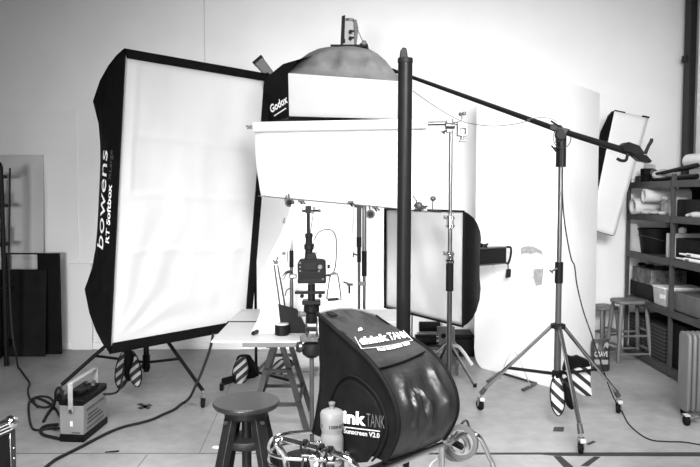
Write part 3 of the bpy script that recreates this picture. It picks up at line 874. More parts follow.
r = thing('camera', V((cx, YC, zf(285.5))), 'black camera seen from behind, with rig and clamps on top', 'camera')
bd = MB(); bd.prism([q(298, 283.5, YC - .04), q(297.3, 264, YC - .04), q(299.5, 259.5, YC - .04), q(321, 259.5, YC - .04), q(325.3, 261, YC - .04), q(326, 283.5, YC - .04)], (0, .075, 0))
bd.build('body', M['blackp'], r, bevel=.006)
MB().box(q(312, 280, YC - .003), (.162, .09, .032)).build('battery_grip', M['dark'], r, bevel=.006)
MB().box(q(310.5, 266.5, YC - .043), (.075, .006, .045)).build('screen', M['black'], r, bevel=.002)
MB().prism([q(305.5, 260, YC - .03), q(307, 253, YC - .03), q(315, 253, YC - .03), q(316.5, 260, YC - .03)], (0, .07, 0)).build('viewfinder', M['black'], r, bevel=.004)
MB().lathe(q(320, 267, YC - .041), [(.0, -.004), (.012, -.004), (.014, .002), (.0, .002)], (0, 1, 0), 16).build('dial', M['mid'], r)
for px, py in ((300, 263), (300, 267), (300, 271), (323, 279.3), (319, 271)):
    MB().cyl(q(px, py, YC - .038), q(px, py, YC - .044), .0045).build('button', M['mid'], r)
MB().cyl(q(318, 268, YC + .03), q(318, 268, YC + .14), .036, .04).build('lens', M['black'], r)
MB().box(q(323, 279.5, YC - .045), (.012, .006, .012)).build('badge', M['alu'], r)
# stacked viewfinder tube, mast and cross clamp
MB().lathe((q(309, 262).x, YC, zf(262)), [(.026, 0), (.028, .02), (.022, .03), (.022, .07), (.028, .075), (.029, .1), (.02, .11), (.02, .14), (.023, .145), (.023, .165), (.012, .17)], n=18).build('finder_tube', M['dark'], r)
xm = q(308.4, 230).x
MB().cyl(V((xm, YC, zf(238))), V((xm, YC, zf(207))), .010).build('mast', M['dark'], r)
MB().tube([q(309.5, 238), q(313.5, 212)], .003, 6).build('stay_wire', M['greym'], r)
MB().tube([q(304.5, 260), q(306.5, 242)], .0025, 6).build('stay_wire', M['greym'], r)
MB().tube([q(313, 242), q(318.5, 259)], .0025, 6).build('stay_wire', M['greym'], r)
cm = MB(); cm.box(V((xm, YC, zf(209.5))), (.034, .03, .045)); cm.build('cross_clamp', M['dark'], r, bevel=.003)
MB().cyl(q(302.5, 211), q(320, 210.6), .0075).build('cross_bar', M['dark'], r)
for px in (302.5, 320): MB().lathe(q(px, 210.8), [(.0, -.005), (.010, -.005), (.010, .005), (.0, .005)], (1, 0, 0), 10).build('knob', M['greym'], r)
for px, py in ((312, 212.5), (314, 208)): MB().cyl(q(px, py, YC - .03), q(px, py, YC + .01), .008).build('screw', M['greym'], r)
MB().tube(smooth_pts([q(314.5, 240), q(316, 236), q(320, 231.5), q(326, 229.5), q(332, 230.5), q(335.5, 236), q(336.6, 246), q(336.2, 258), q(335, 268), q(333, 273)]), .0038, 8).build('flexible_hose', M['greym'], r)
MB().cyl(q(327, 274.5), q(338, 273.8), .005).build('arm', M['greym'], r)
MB().tube(smooth_pts([q(326.8, 299), q(328.5, 286), q(330.5, 275), q(334, 272.6), q(337.5, 275), q(339.5, 286), q(341, 297.5)]), .0045, 8).build('bracket_hoop', M['greym'], r)
MB().cyl(q(327.5, 299.8), q(338.5, 299), .009).build('bracket_handle', M['dark'], r)
MB().cyl(q(338.5, 299), q(342, 298.6), .007).build('handle_end', M['alu'], r)
MB().box(q(328.7, 266.5), (.016, .02, .022)).build('port_clamp', M['black'], r)
MB().cyl(q(326, 275.5), q(331, 275.5), .006).build('port_arm', M['black'], r)

# ================================================================== two grip stands behind the table
YB = 5.62
def backstand(px, pxb, label, m, segs):
    x = P(px, 300, YB).x
    t = thing('grip_stand', (x, YB, 0), label, 'stand', 'paired grip stands behind the table')
    for (y0, y1, rr_, mm, nm) in segs:
        MB().cyl(V((x, YB, P(px, y1, YB).z)), V((x, YB, P(px, y0, YB).z)), rr_, n=12).build(nm, M[mm], t)
    MB().cyl(V((x, YB, .12)), V((x, YB, P(px, segs[-1][1], YB).z)), .013).build('lower_pole', M['alu'], t)
    return t, x
t, x = backstand(359, 0, 'left of two grip stands behind the table, darker, with star knob', 'greym', [(205, 237, .019, 'greym', 'upper_pole'), (237, 247, .021, 'dark', 'grip'), (247, 262, .017, 'black', 'grip')])
knob(t, P(357, 255, YB - .02), V((-.8, -.4, .3)), 'alu', .016, .04, .07)
for k in range(3):
    a = 2.6 + k * 2.1
    MB().tube([V((x, YB, .2)), V((x + .3 * math.cos(a), YB + .3 * math.sin(a), .012))], .012, 8).build('leg', M['alu'], t)
MB().box(P(358, 206, YB), (.06, .04, .025)).build('grip_head', M['greym'], t)
t, x = backstand(364.2, 0, 'right of two grip stands behind the table, pale with a long black grip', 'alu', [(206, 252, .018, 'alu', 'upper_pole'), (251, 276, .022, 'rubber', 'grip')])
for k in range(3):
    a = .6 + k * 2.1
    MB().tube([V((x, YB, .25)), V((x + .3 * math.cos(a), YB + .3 * math.sin(a), .012))], .012, 8).build('leg', M['alu'], t)
cb = MB(); cb.box(P(362, 283.5, YB - .02), (.07, .04, .03)); cb.build('collar', M['alu'], t, bevel=.004)
MB().lathe(P(361.5, 204.5, YB), [(.03, -.01), (.035, 0), (.02, .02)], (1, .2, 0.3), 12).build('grip_head', M['alu'], t)
# thin white rod with pistol grip clamp
xx = P(353, 250, 5.5).x
t = thing('hanging_rod', P(353, 283, 5.5), 'thin white rod with a small clamp at its foot, left of the paired stands', 'rod')
MB().tube([P(354, 203, 5.5), P(352.5, 240, 5.5), P(351, 281, 5.5)], .006, 8).build('rod', M['white'], t)
MB().box(P(350, 284.5, 5.5), (.05, .03, .02)).build('clamp', M['greym'], t, bevel=.004)
MB().cyl(P(343.5, 282, 5.48), P(348, 283.5, 5.5), .008).build('handle', M['alu'], t)
MB().cyl(P(349.3, 286, 5.5), P(349.3, 293.5, 5.5), .009).build('screw', M['dark'], t)
# ================================================================== right softbox behind the column
A_ = P(384, 209, 5.85); B_ = P(463, 211, 4.98); C_ = P(462, 326, 4.98); D_ = P(386.5, 308, 5.85)
u2 = V((B_.x - A_.x, B_.y - A_.y, 0)).normalized()
n2 = V((u2.y, -u2.x, 0))
if n2.y > 0: n2 = -n2
c2 = (A_ + B_ + C_ + D_) / 4; w2 = V((B_.x - A_.x, B_.y - A_.y, 0)).length; h2 = ((B_ - C_).length + (A_ - D_).length) / 2
v2 = V((0, 0, 1))
ap2 = c2 - n2 * .52
lx2 = V((P(449, 300, 5.72).x, 5.72, 0))
r = thing('softbox', (lx2.x, lx2.y, c2.z - h2 / 2), 'square white softbox with dark sides behind the black column', 'softbox')
rings = []
for (sc, sv, bk, pn) in ((1.0, 1.0, 0, 0), (.995, .955, .05, .004), (.97, .88, .11, .008), (.90, .77, .18, .014), (.77, .62, .27, .02), (.58, .45, .37, .03), (.36, .30, .46, .04), (.16, .16, .53, .01)):
    rings.append(srect(c2 - n2 * bk, u2, v2, w2 * sc, h2 * sv, pn * .5, pn * .8))
MB().loft(rings, cap0=False).build('side_shell', M['nylon'], r, angle=50)
rows = []
for i in range(29):
    row = []
    for jx in range(29):
        a = (jx / 28 - .5) * (w2 - .01); b = (i / 28 - .5) * (h2 - .01)
        e = min(jx, 28 - jx, i, 28 - i); k = min(1, e / 3)
        w = .014 * noise.noise(V((a * 3 + b * 2, b * 3, 7))) + .007 * math.sin((a + b * .6) * 17) * math.exp(-((a + .1) / .35) ** 2)
        row.append(c2 + u2 * a + v2 * b + n2 * (w * k - .012))
    rows.append(row)
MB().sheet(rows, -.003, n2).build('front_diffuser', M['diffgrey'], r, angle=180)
rim = srect(c2 + n2 * .0, u2, v2, w2, h2, 0, 0, 4)
MB().tube(rim, .008, 6, closed=True).build('edge_binding', M['nylon'], r)
# flash head sticking out of the back (right)
hb = ap2
dr = -n2
r2 = thing('flash_head', hb + dr * .1, 'black flash head with a handle behind the square softbox', 'flash')
q0 = hb + dr * .02; q1 = hb + dr * .36
sdv = u2
zf0, zf1 = P(490, 263, 5.8).z, P(490, 248, 5.8).z
zc2 = (zf0 + zf1) / 2; hh2 = (zf1 - zf0) / 2
q0.z = zc2; q1.z = zc2
b = MB()
b.prism([q0 + sdv * .06 + V((0, 0, -hh2)), q1 + sdv * .06 + V((0, 0, -hh2)), q1 + sdv * .06 + V((0, 0, hh2)), q0 + sdv * .06 + V((0, 0, hh2))], -sdv * .13)
b.build('housing', M['black'], r2, bevel=.008)
MB().prism([q0 + sdv * .065 + V((0, 0, hh2)), q1 + sdv * .065 + V((0, 0, hh2)), q1 + sdv * .065 + V((0, 0, hh2 + .012)), q0 + sdv * .065 + V((0, 0, hh2 + .012))], -sdv * .14).build('top_plate', M['alu'], r2, bevel=.002)
MB().prism([q0 + sdv * .065 + V((0, 0, -hh2 - .01)), q1 + sdv * .065 + V((0, 0, -hh2 - .01)), q1 + sdv * .065 + V((0, 0, -hh2)), q0 + sdv * .065 + V((0, 0, -hh2))], -sdv * .14).build('bottom_plate', M['greym'], r2)
e1 = q1 + sdv * .055
MB().tube(smooth_pts([e1 + V((0, 0, hh2 + .005)), e1 + dr * .05 + V((0, 0, hh2)), e1 + dr * .055 + V((0, 0, .01)), e1 + dr * .03 + V((0, 0, -hh2)), e1 + V((0, 0, -hh2 - .005))], 4), .010, 8).build('handle', M['black'], r2)
kb = q0 + dr * .10 + V((0, 0, hh2 + .01)) + sdv * .03
MB().cyl(kb, kb + V((0, 0, .03)), .035, .03).build('knob', M['black'], r2)
MB().tube([kb + V((-.05, 0, .045)), kb + V((0, 0, .02)), kb + V((.04, 0, .03))], .009, 6).build('lever', M['black'], r2)
bt = e1 + dr * .025 + V((0, 0, -hh2 - .09))
MB().prism([bt + V((-.022, -.02, -.045)), bt + V((.018, -.02, -.035)), bt + V((.022, -.02, .035)), bt + V((-.016, -.02, .03))], (0, .04, 0)).build('hanging_plug', M['black'], r2, bevel=.004)
MB().tube([bt + V((0, 0, .03)), e1 + dr * .02 + V((0, 0, -hh2))], .005, 6).build('plug_lead', M['black'], r2)
MB().tube(smooth_pts([bt + V((-.01, 0, -.04)), bt + V((-.07, 0, -.04)), bt + V((-.13, 0, .02)), bt + V((-.12, 0, .1))]), .0025, 6).build('sync_cord', M['light'], r2)
# its stand
r = thing('light_stand', (lx2.x, lx2.y, 0), 'low chrome stand under the square softbox, one bright leg showing', 'stand')
MB().cyl(V((lx2.x, lx2.y, .14)), V((lx2.x, lx2.y, c2.z - .1)), .015).build('pole', M['alu'], r)
hub = V((lx2.x - .02, lx2.y, .42))
for ff in (Z(475, 387), V((lx2.x - .45, lx2.y - .2, 0)), V((lx2.x - .05, lx2.y + .45, 0))):
    MB().tube([V((lx2.x, lx2.y, .36)), V((ff.x, ff.y, .012))], .0125, 8).build('leg', M['alu'], r)
    MB().cyl(V((ff.x, ff.y, 0.0)) + (V((lx2.x, lx2.y, .36)) - ff) * .0, V((ff.x, ff.y, .03)), .016, n=10).build('rubber_foot', M['rubber'], r)
MB().cyl(V((lx2.x, lx2.y, .33)), V((lx2.x, lx2.y, .39)), .028).build('collar', M['alu'], r)

# trolley with flash heads in the gap under the square softbox
yT = 6.05
r = thing('equipment_trolley', (P(432, 360, yT).x, yT, 0), 'low tube trolley carrying spare lamp heads under the square softbox', 'trolley')
zs = P(432, 345, yT).z
x0, x1 = P(412, 340, yT).x, P(458, 340, yT).x
MB().box(((x0 + x1) / 2, yT + .1, zs - .012), (x1 - x0, .4, .024)).build('shelf_board', M['greym'], r, bevel=.003)
MB().box(((x0 + x1) / 2, yT + .1, .1), (x1 - x0, .4, .024)).build('shelf_board', M['greym'], r, bevel=.003)
for xx in (x0 + .02, x1 - .02):
    for yy in (yT - .08, yT + .28):
        MB().cyl((xx, yy, 0), (xx, yy, zs + .02 + (.25 if yy > yT else 0)), .012).build('post', M['alu'], r)
pts = [P(440, 349, yT - .1), P(449, 346, yT - .14), P(458, 346.5, yT - .18), P(464, 353, yT - .2), P(472, 365, yT - .22)]
MB().tube(smooth_pts(pts), .016, 8).build('push_bar', M['light'], r)
for (ya, yb_, px0, px1, m_, lb) in ((336.5, 336, 415, 436, 'black', 'black lamp head with chrome end lying on the trolley'), (325, 327, 419, 440, 'dark', 'dark lamp tube lying at the back of the trolley')):
    Yq = yT + (.0 if m_ == 'black' else .2)
    t = thing('spotlight', P((px0 + px1) / 2, ya, Yq), lb, 'lamp')
    a0 = P(px0, ya, Yq); a1 = P(px1, yb_, Yq)
    a0.z = a1.z = zs + .05 if m_ == 'black' else zs + .055
    if m_ != 'black': a0.z = a1.z = zs + .128
    MB().cyl(a0, a1, .048).build('tube', M[m_], t, bevel=.006)
    MB().cyl(a1 + (a1 - a0).normalized() * .001, a1 + (a1 - a0).normalized() * .02, .046).build('end_ring', M['chrome' if m_ == 'black' else 'light'], t)
a0 = P(417, 333, yT + .2); a1 = P(441, 333, yT + .2); a0.z = a1.z = zs + .04
t = MB().cyl(a0, a1, .039).build('lamp_tube', M['light'])
tag(t, 'pale grey tube under the dark lamp tube on the trolley', 'tube')
pl = [P(437.5, 327, yT - .02), P(455, 327, yT - .02), P(455, 345, yT - .02), P(437.5, 345, yT - .02)]
for k in (2, 3): pl[k].z = zs + .001
t = thing('bracket_plate', (pl[3].x, yT, zs), 'grey plate with a dark round hole standing on the trolley', 'plate')
MB().prism(pl, (0, .05, 0)).build('plate', M['mid'], t, bevel=.006)
MB().lathe(P(443.5, 336, yT - .025), [(.0, -.004), (.024, -.004), (.024, .004), (.0, .004)], (0, 1, 0), 16).build('hole', M['black'], t)
f = Z(462, 357)
t = thing('equipment_case', (f.x, f.y + .2, 0), 'black case on the floor beside the white folding panel', 'case')
hz = P(462, 335, f.y).z
MB().box((f.x + .005, f.y + .14, hz * .4), (.23, .28, hz * .8)).build('body', M['dark'], t, bevel=.01)
MB().box((f.x + .005, f.y + .14, hz * .9 + .003), (.235, .285, hz * .2)).build('lid', M['blackp'], t, bevel=.01)

# ================================================================== white folding panel (v-flat)
Hh = Z(557, 389.5); Lf = Z(474, 366); Rt = Z(594.3, 366)
Hh.z = Lf.z = Rt.z = 0
Rt = V((P(594.3, 366, Rt.y).x, Rt.y, 0))
ZT = P(594, 93.5, Rt.y).z
r = thing('folding_panel', Hh, 'tall white folding panel with a torn hole behind the boom stand', 'panel')
dl = (Lf - Hh); dR = (Rt - Hh)
nl = V((dl.y, -dl.x, 0)).normalized()
if nl.y < 0: nl = -nl
nr = V((dR.y, -dR.x, 0)).normalized()
if nr.y < 0: nr = -nr
prof = [(1, .16), (.985, .08), (.95, .03), (.9, .0), (0, 0), (0, ZT), (1, ZT)]
MB().prism([Hh + dl * a + V((0, 0, z)) for a, z in prof], nl * .045).build('panel_leaf', M['board'], r, bevel=.003)
MB().prism([Hh + V((.004, 0, 0)), Rt, Rt + V((0, 0, ZT)), Hh + V((.004, 0, ZT))], nr * .045).build('panel_leaf', M['board'], r, bevel=.003)
pout = [(521, 248), (524, 246.6), (529, 246), (534, 246.6), (538, 248.5), (541.5, 250.5), (543.3, 254), (543, 262), (543.6, 270), (542.5, 278), (541.6, 285), (537, 286), (531, 288), (526, 289), (522, 286), (521.6, 278), (520.8, 272), (521.4, 264), (521.2, 256), (520.6, 252)]
base = Hh + dl * .5
tp = MB().prism([onplane(px + .35 * math.sin(k * 2.1), py + .4 * math.cos(k * 3.3), base - nl * .001, nl) for k, (px, py) in enumerate(pout)], -nl * .003)
tpo = tp.build('torn_hole', M['torn'], r, smooth=False)
pd = [(521, 248), (524, 246.6), (529, 246), (534, 246.6), (538, 248.5), (541.5, 250.5), (543.3, 255), (540, 253.5), (536, 252.5), (531, 254), (526, 253), (521.3, 254)]
MB().prism([onplane(px, py, base - nl * .005, nl) for px, py in pd], -nl * .002).build('torn_edge', M['torndark'], tpo, smooth=False)
pd = [(534, 269), (543.6, 268.5), (543, 275), (541.8, 284.5), (536, 285.5), (533.5, 278)]
MB().prism([onplane(px, py, base - nl * .005, nl) for px, py in pd], -nl * .0015).build('torn_flap', M['torndark'], tpo, smooth=False)
for yy in (106, 148, 173, 233, 268):
    MB().lathe(P(595.2, yy, Rt.y + .02), [(.0, -.004), (.007, -.004), (.007, .004), (.0, .004)], (0, 1, 0), 8).build('edge_pin', M['greym'], r)
# its floor foot
r = thing('panel_foot', Z(510, 386), 'white wire foot with two tube ends holding the folding panel', 'bracket')
fa, fb, fc = Z(487.5, 383), Z(522.5, 391.5), P(514, 352, Z(505, 386).y - .0)
for f_ in (fa, fb): f_.z = .014
fr = V((0, .0, 0))
back = Z(500, 374); back.z = .014
MB().tube([fa, back], .013, 8).build('foot_tube', M['greym'], r)
b2 = Z(536, 385); b2.z = .014
MB().tube([fb, b2], .013, 8).build('foot_tube', M['greym'], r)
MB().tube(smooth_pts([Z(500, 379, .02), P(506, 362, fb.y + .06), P(512, 353, fb.y + .05), P(517, 354.5, fb.y + .05), P(524, 370, fb.y + .04), Z(530, 386, .02)], 5), .004, 6).build('wire_hoop', M['light'], r)
MB().tube([back, V((b2.x, b2.y, .014))], .010, 8).build('cross_tube', M['alu'], r)

# ================================================================== boom stand
F1 = Z(481, 410.5); F2 = Z(580.5, 454); F3 = Z(618, 413.5)
bc = V(((F1.x + F2.x + F3.x) / 3, (F1.y + F2.y + F3.y) / 3, 0))
bc.x = P(557, 300, bc.y).x + .01
YBm = bc.y
r = thing('boom_stand', bc, 'chrome rolling boom stand on three wheeled legs', 'stand')
zz = lambda py: P(559, py, YBm).z
def pole(y0, y1, rr_, m, nm):
    MB().cyl(V((bc.x, YBm, zz(y1))), V((bc.x, YBm, zz(y0))), rr_).build(nm, M[m], r)
pole(166, 265, .0165, 'alu', 'upper_pole')
pole(135, 167, .034, 'black', 'grip')
pole(262, 283, .028, 'black', 'collar')
pole(282, 326, .021, 'greym', 'lower_pole')
pole(324, 398, .024, 'greym', 'sleeve')
knob(r, V((bc.x - .02, YBm - .02, zz(268))), V((-1, -.3, -.5)), 'greym', .014, .05, .03)
knob(r, V((bc.x - .03, YBm - .02, zz(148))), V((-1, -.3, -.2)), 'black', .014, .03, .06)
zc = zz(326)
MB().lathe((bc.x, YBm, zc - .02), [(.03, 0), (.05, .006), (.05, .034), (.03, .04)], n=20).build('leg_collar', M['dark'], r)
zbr = zz(374)
MB().lathe((bc.x, YBm, zbr - .03), [(.028, 0), (.036, .006), (.036, .05), (.028, .056)], n=20).build('brace_collar', M['dark'], r)
for kf, ff in enumerate((F1, F2, F3)):
    f_ = V((ff.x, ff.y, 0)); tip = f_ + V((0, 0, .14))
    d = (f_ - bc).normalized()
    top = V((bc.x, YBm, zc)) + d * .04
    MB().tube([top, tip], .0135, 10).build('leg', M['chrome'], r)
    MB().cyl(tip + (top - tip).normalized() * .05, tip - V((0, 0, .01)), .017, .019).build('leg_end', M['greym'], r)
    k = .62
    qb = top.lerp(tip, k)
    MB().tube([V((bc.x, YBm, zbr)), qb], .009 if kf else .012, 8).build('brace', M['dark'], r)
    caster(r, f_, ang=(1.95, 1.05, 1.0)[kf], wr=.040, zt=.125)
    br = MB(); br.box(f_ + V((.004, -.03, .092)), (.034, .02, .026)); br.build('brake', M['light'], r, bevel=.004)

# boom arm with its clamp, weights
bz = P(560, 129, YBm)
sl = -.72
def boom(px, Y): return P(px[0], px[1], Y)
def bY(px): 
    k = (px - 350) / F
    x0 = bz.x; # solve x = k*Y, Y = YBm + sl*(x0-x)*-1
    Yv = (YBm - sl * 0 - (-sl) * 0)
    # Y = YBm + sl*(x - x0), x = k*Y
    return (YBm - sl * x0 * 1.0) / (1 - sl * k) if False else (YBm - sl * x0) / (1 - sl * k)
e0 = P(346, 53.5, bY(346)); e1 = P(651, 159, bY(651))
mid = P(560, 130.5, bY(560))
r = thing('boom', mid, 'long dark boom arm sloping across the photo from the overhead softbox', 'boom')
MB().tube([e0.lerp(mid, .06), e0.lerp(mid, .35), mid, e1.lerp(mid, .1)], [.012, .015, .020, .023], 12).build('arm', M['pole'], r)
dn = (e1 - mid).normalized()
up = V((0, 0, 1)); sdn = dn.cross(up).normalized(); upn = sdn.cross(dn)
def on(px, py): return P(px, py, bY(px) - .03)
cl = MB(); cl.lathe(mid + V((0, -.015, -.03)), [(.01, -.03), (.033, -.03), (.038, -.02), (.038, .02), (.033, .03), (.01, .03)], V((.1, 1, 0)), 20); cl.build('swivel_clamp', M['dark'], r)
MB().box(mid + V((.0, 0, -.05)), (.05, .05, .07)).build('swivel_post', M['black'], r, bevel=.006)
MB().box(mid + V((0, 0, .01)), (.12, .06, .035), basis(dn, sdn, upn)).build('clamp_plate', M['greym'], r, bevel=.004)
MB().tube([on(551, 121), on(557, 125), on(562, 127)], .007, 6).build('clamp_lever', M['dark'], r)
MB().tube(smooth_pts([mid + V((.06 * math.cos(a), -.05, -.05 + .075 * math.sin(a))) for a in [x * pi / 6 + 1.9 for x in range(10)]], 3), .003, 6).build('cable_loop', M['cable'], r)
wt = [on(622, 146), on(629, 141.5), on(640, 145.5), on(645, 152.5), on(644, 156), on(623, 151)]
MB().prism(wt, (0, .11, 0)).build('counterweight', M['dark'], r, bevel=.006)
MB().prism([on(630, 152), on(647, 155), on(652.5, 161), on(650.5, 163), on(640, 160.5)], (0, .07, 0)).build('end_block', M['black'], r, bevel=.004)
MB().tube([on(645, 154), on(648.5, 146), on(651.5, 141), on(651.7, 138.5)], [.012, .011, .012, .010], 8).build('handle', M['dark'], r)
MB().tube(smooth_pts([on(628, 153), on(626, 160), on(621, 160.5), on(617, 158.5)]), .010, 8).build('hook', M['dark'], r)
# cable slack above the clamp
MB().tube(smooth_pts([on(527, 119.5), on(540, 117.5), on(551, 118.8), on(560, 124), on(564, 130)]), .0025, 6).build('slack_cable', M['thincable'], r)

# long cable along the boom
t = MB().tube(smooth_pts([P(413, 91, bY(413) - .05), P(430, 103, 4.78), P(444, 112, 4.7), P(456, 118.5, 4.70), P(468, 123, 4.72), P(490, 126, bY(490)), P(512, 124.5, bY(512)), P(530, 120.5, bY(530) - .03)]), .003, 6).build('sync_cable', M['thincable'])
tag(t, 'thin cable drooping from the boom arm past the chrome stand top', 'cable')
pts = [P(563, 145, YBm - .05), P(562.5, 175, YBm - .06), P(563, 205, YBm - .06), P(566, 232, YBm - .05), P(571, 258, YBm - .05), P(574.5, 266, YBm - .05), P(577, 285, YBm - .05), P(583, 310, YBm - .05), P(592, 336, YBm - .08), P(604, 372, 4.85), P(612, 394, 4.82)]
g = [(620, 410), (628, 424), (640, 435), (652, 441), (668, 442.5), (684, 443), (702, 446)]
for px, py in g:
    p = Z(px, py); p.z = .006; pts.append(p)
t = MB().tube([V((p.x, p.y, max(p.z, .006))) for p in smooth_pts(pts)], .0045, 6).build('power_cable', M['cable'])
tag(t, 'black cable falling from the boom stand and running off right across the floor', 'cable')

# striped sandbag on the boom stand
r = thing('sandbag', (bc.x, YBm, .2), 'black and white striped sandbag hung on the boom stand', 'sandbag')
yb = YBm - .07
pouch(r, P(556.5, 376, YBm - .05), P(558.5, 416, YBm - .10), .09, .06, V((.9, -.35, 0)), M['stripe'])
pouch(r, P(566, 378, YBm + .0), P(572.5, 409, YBm + .0), .10, .06, V((.75, .5, 0)), M['nylon'])
fl = [P(566, 370, YBm + .12), P(592, 366, YBm + .16), P(592, 386, YBm + .16), P(592, 399, YBm + .16), P(574, 402, YBm + .12)]
fl = MB().prism([P(567, 367, YBm + .08), P(591, 366, YBm + .16), P(590.5, 384, YBm + .16), P(592.5, 397, YBm + .15), P(583, 396.5, YBm + .12), P(575, 392, YBm + .09)], (.02, .06, 0)).build('flap', M['stripe'], r, bevel=.012)
MB().prism([P(563, 372, YBm + .02), P(567, 355, YBm + .05), P(572, 358, YBm + .07), P(578, 356.5, YBm + .09), P(589, 361, YBm + .14), P(591, 367, YBm + .15), P(578, 368, YBm + .09)], (.01, .07, 0)).build('saddle', M['nylon'], r, bevel=.012)
MB().tube(smooth_pts([P(557, 378, YBm - .06), P(560, 372, YBm - .06), P(567, 374, YBm - .03), P(572, 384, YBm + .0)]), .012, 6).build('strap', M['nylon'], r)

# ================================================================== strip softbox at the back right
YQ = 6.5
fa = [P(614.5, 110.5, 6.6), P(649, 117.5, 6.66), P(614.5, 236, 6.56), P(590, 229, 6.5)]
nq = (fa[1] - fa[0]).cross(fa[3] - fa[0]).normalized()
if nq.y > 0: nq = -nq
r = thing('strip_softbox', fa[3], 'narrow tilted strip softbox with white front beside the shelves', 'softbox')
rows = []
for i in range(25):
    t_ = i / 24; row = []
    for k in range(9):
        s = k / 8
        p = fa[0].lerp(fa[1], s).lerp(fa[3].lerp(fa[2], s), t_)
        w = .01 * noise.noise(V((s * 3, t_ * 9, 3)))
        for hb in (.33, .5, .62, .78): w += .006 * math.exp(-((t_ - hb + .015 * s) / .012) ** 2)
        row.append(p + nq * w)
    rows.append(row)
MB().sheet(rows, -.003, nq).build('front_diffuser', M['diffwhite'], r, angle=180)
cq = (fa[0] + fa[1] + fa[2] + fa[3]) / 4
rg = []
for (sc, bk) in ((1.0, .0), (1.0, .05), (.95, .12), (.8, .2), (.4, .25)):
    ring = []
    for k in range(4):
        a = fa[k]; b = fa[(k + 1) % 4]
        for m_ in range(8):
            p = a.lerp(b, m_ / 8)
            d = p - cq
            bl = 1 + .0 * bk
            ring.append(cq + d * sc - nq * (bk + .004))
    rg.append(ring)
MB().loft(rg, cap0=False).build('side_shell', M['nylon'], r, angle=50)
# black flank that bows outward on the left
lf = [fa[0], P(606, 120, 6.55), P(600.5, 131, 6.6), P(597, 146, 6.62), P(595.5, 170, 6.64), P(594.5, 198, 6.62), fa[0].lerp(fa[3], .72)]
MB().add(lf + [p + V((.02, .05, 0)) for p in lf], [list(range(7)), [k + 7 for k in range(7)][::-1]] + [(k, (k + 1) % 7, (k + 1) % 7 + 7, k + 7) for k in range(7)]).build('side_panel', M['nylon'], r, angle=20)
MB().tube([fa[0] + nq * .004, fa[0].lerp(fa[1], .3) + nq * .003], .006, 6).build('corner_seam', M['nylon'], r)
MB().tube([fa[1].lerp(fa[0], .2) + nq * .003, fa[1] + nq * .004], .008, 6).build('corner_seam', M['nylon'], r)
bq = cq - nq * .25
r = thing('light_stand', (P(577, 300, 6.72).x, 6.72, 0), 'light stand of the strip softbox, behind the white folding panel', 'stand')
xq = P(577, 300, 6.72).x
MB().cyl(V((xq, 6.72, 0)), V((xq, 6.72, 2.0)), .015).build('pole', M['black'], r)
MB().cyl(V((xq, 6.72, 1.98)), V((bq.x, min(6.93, bq.y), 1.98)), .012).build('arm', M['black'], r)
MB().lathe((xq, 6.72, 0), [(.18, 0), (.18, .012), (.02, .03)], n=20).build('base', M['black'], r)

# ================================================================== shelving on the right
XS = 2.815; XD = .46
Yf = 6.9
Ym = XS * F / (671 - 350)
Ym = P(671, 250, 6).y * (XS / P(671, 250, 6).x)
Yn = 2 * Ym - Yf
zl = [P(628, py, Yf).z for py in (182.5, 213, 250, 294, 344)]
r = thing('shelving_unit', (XS, (Yf + Yn) / 2, 0), 'dark grey steel shelving unit along the right wall', 'shelving')
for yy, wv in ((Yf, .035), (Ym, .04), (Yn, .04)):
    for xx in (XS, XS + XD):
        MB().box((xx + .012, yy, (zl[0] + .06) / 2), (.03, wv, zl[0] + .06)).build('post', M['shelf'], r, bevel=.003)
for z_ in zl:
    for ya, yb_ in ((Yn, Ym), (Ym, Yf)):
        MB().box((XS + XD / 2, (ya + yb_) / 2, z_ - .012), (XD - .03, yb_ - ya - .035, .012)).build('shelf_board', M['shelf'], r)
        MB().box((XS - .006, (ya + yb_) / 2, z_ - .03), (.014, yb_ - ya - .03, .06)).build('shelf_lip', M['shelf'], r, bevel=.002)
MB().box((XS + XD - .01, (Yf + Yn) / 2 - .06, (zl[0] - .03) / 2), (.006, Yf - Yn - .16, zl[0] - .03)).build('shade_sheet', M['dark'], r)  # dark sheet added for the shade inside the shelves

def S(px, py, dx=0.0):                  # point on a plane X = XS + dx
    ry = ray(px, py); k = (XS + dx) / ry.x
    return V((0, 0, H)) + ry * k
def sbox(px0, px1, h, lev, depth, m, name, label, cat, dx=.06, bevel=.006, z0=None, group=None, taper=1.0):
    y1 = S(px0, 200, dx).y; y0 = S(px1, 200, dx).y
    zb_ = (zl[lev] - .0055) if z0 is None else z0
    x0 = XS + dx
    a = [V((x0, y0, zb_)), V((x0 + depth, y0, zb_)), V((x0 + depth, y1, zb_)), V((x0, y1, zb_))]
    c_ = sum(a, V((0, 0, 0))) / 4
    b_ = [c_ + (p - c_) * taper + V((0, 0, h)) for p in a]
    t = MB().loft([a, b_]).build(name, M[m], None, bevel=bevel)
    tag(t, label, cat, group); return t
# rolls of paper, second shelf
for k, (px, py, rr_, L, lb) in enumerate(((632.5, 201.5, .078, .42, 'white paper roll at the left end of the second shelf, left of two'), (643.5, 195.5, .064, .42, 'white paper roll on the second shelf, right of two and slightly higher'))):
    c_ = S(px, py, -.06 + .03 * k)
    c_.z = zl[1] - .0055 + rr_ if k == 0 else c_.z
    dv = V((.97, .04 - .1 * k, 0.0)).normalized()
    if k: c_.z = max(c_.z, zl[1] + rr_)
    t = thing('paper_roll', c_, lb, 'paper roll', 'paper rolls on the shelf')
    MB().lathe(c_, [(rr_ * .8, 0.0), (rr_, 0.0), (rr_, L), (rr_ * .8, L), (rr_ * .8, 0.002)], dv, 22, caps=False).build('sheet', M['paper'], t)
    MB().lathe(c_, [(0.0, .05), (rr_ * .78, .05), (rr_ * .78, .06), (0, .06)], dv, 18, caps=False).build('core', M['mid' if k == 0 else 'light'], t)
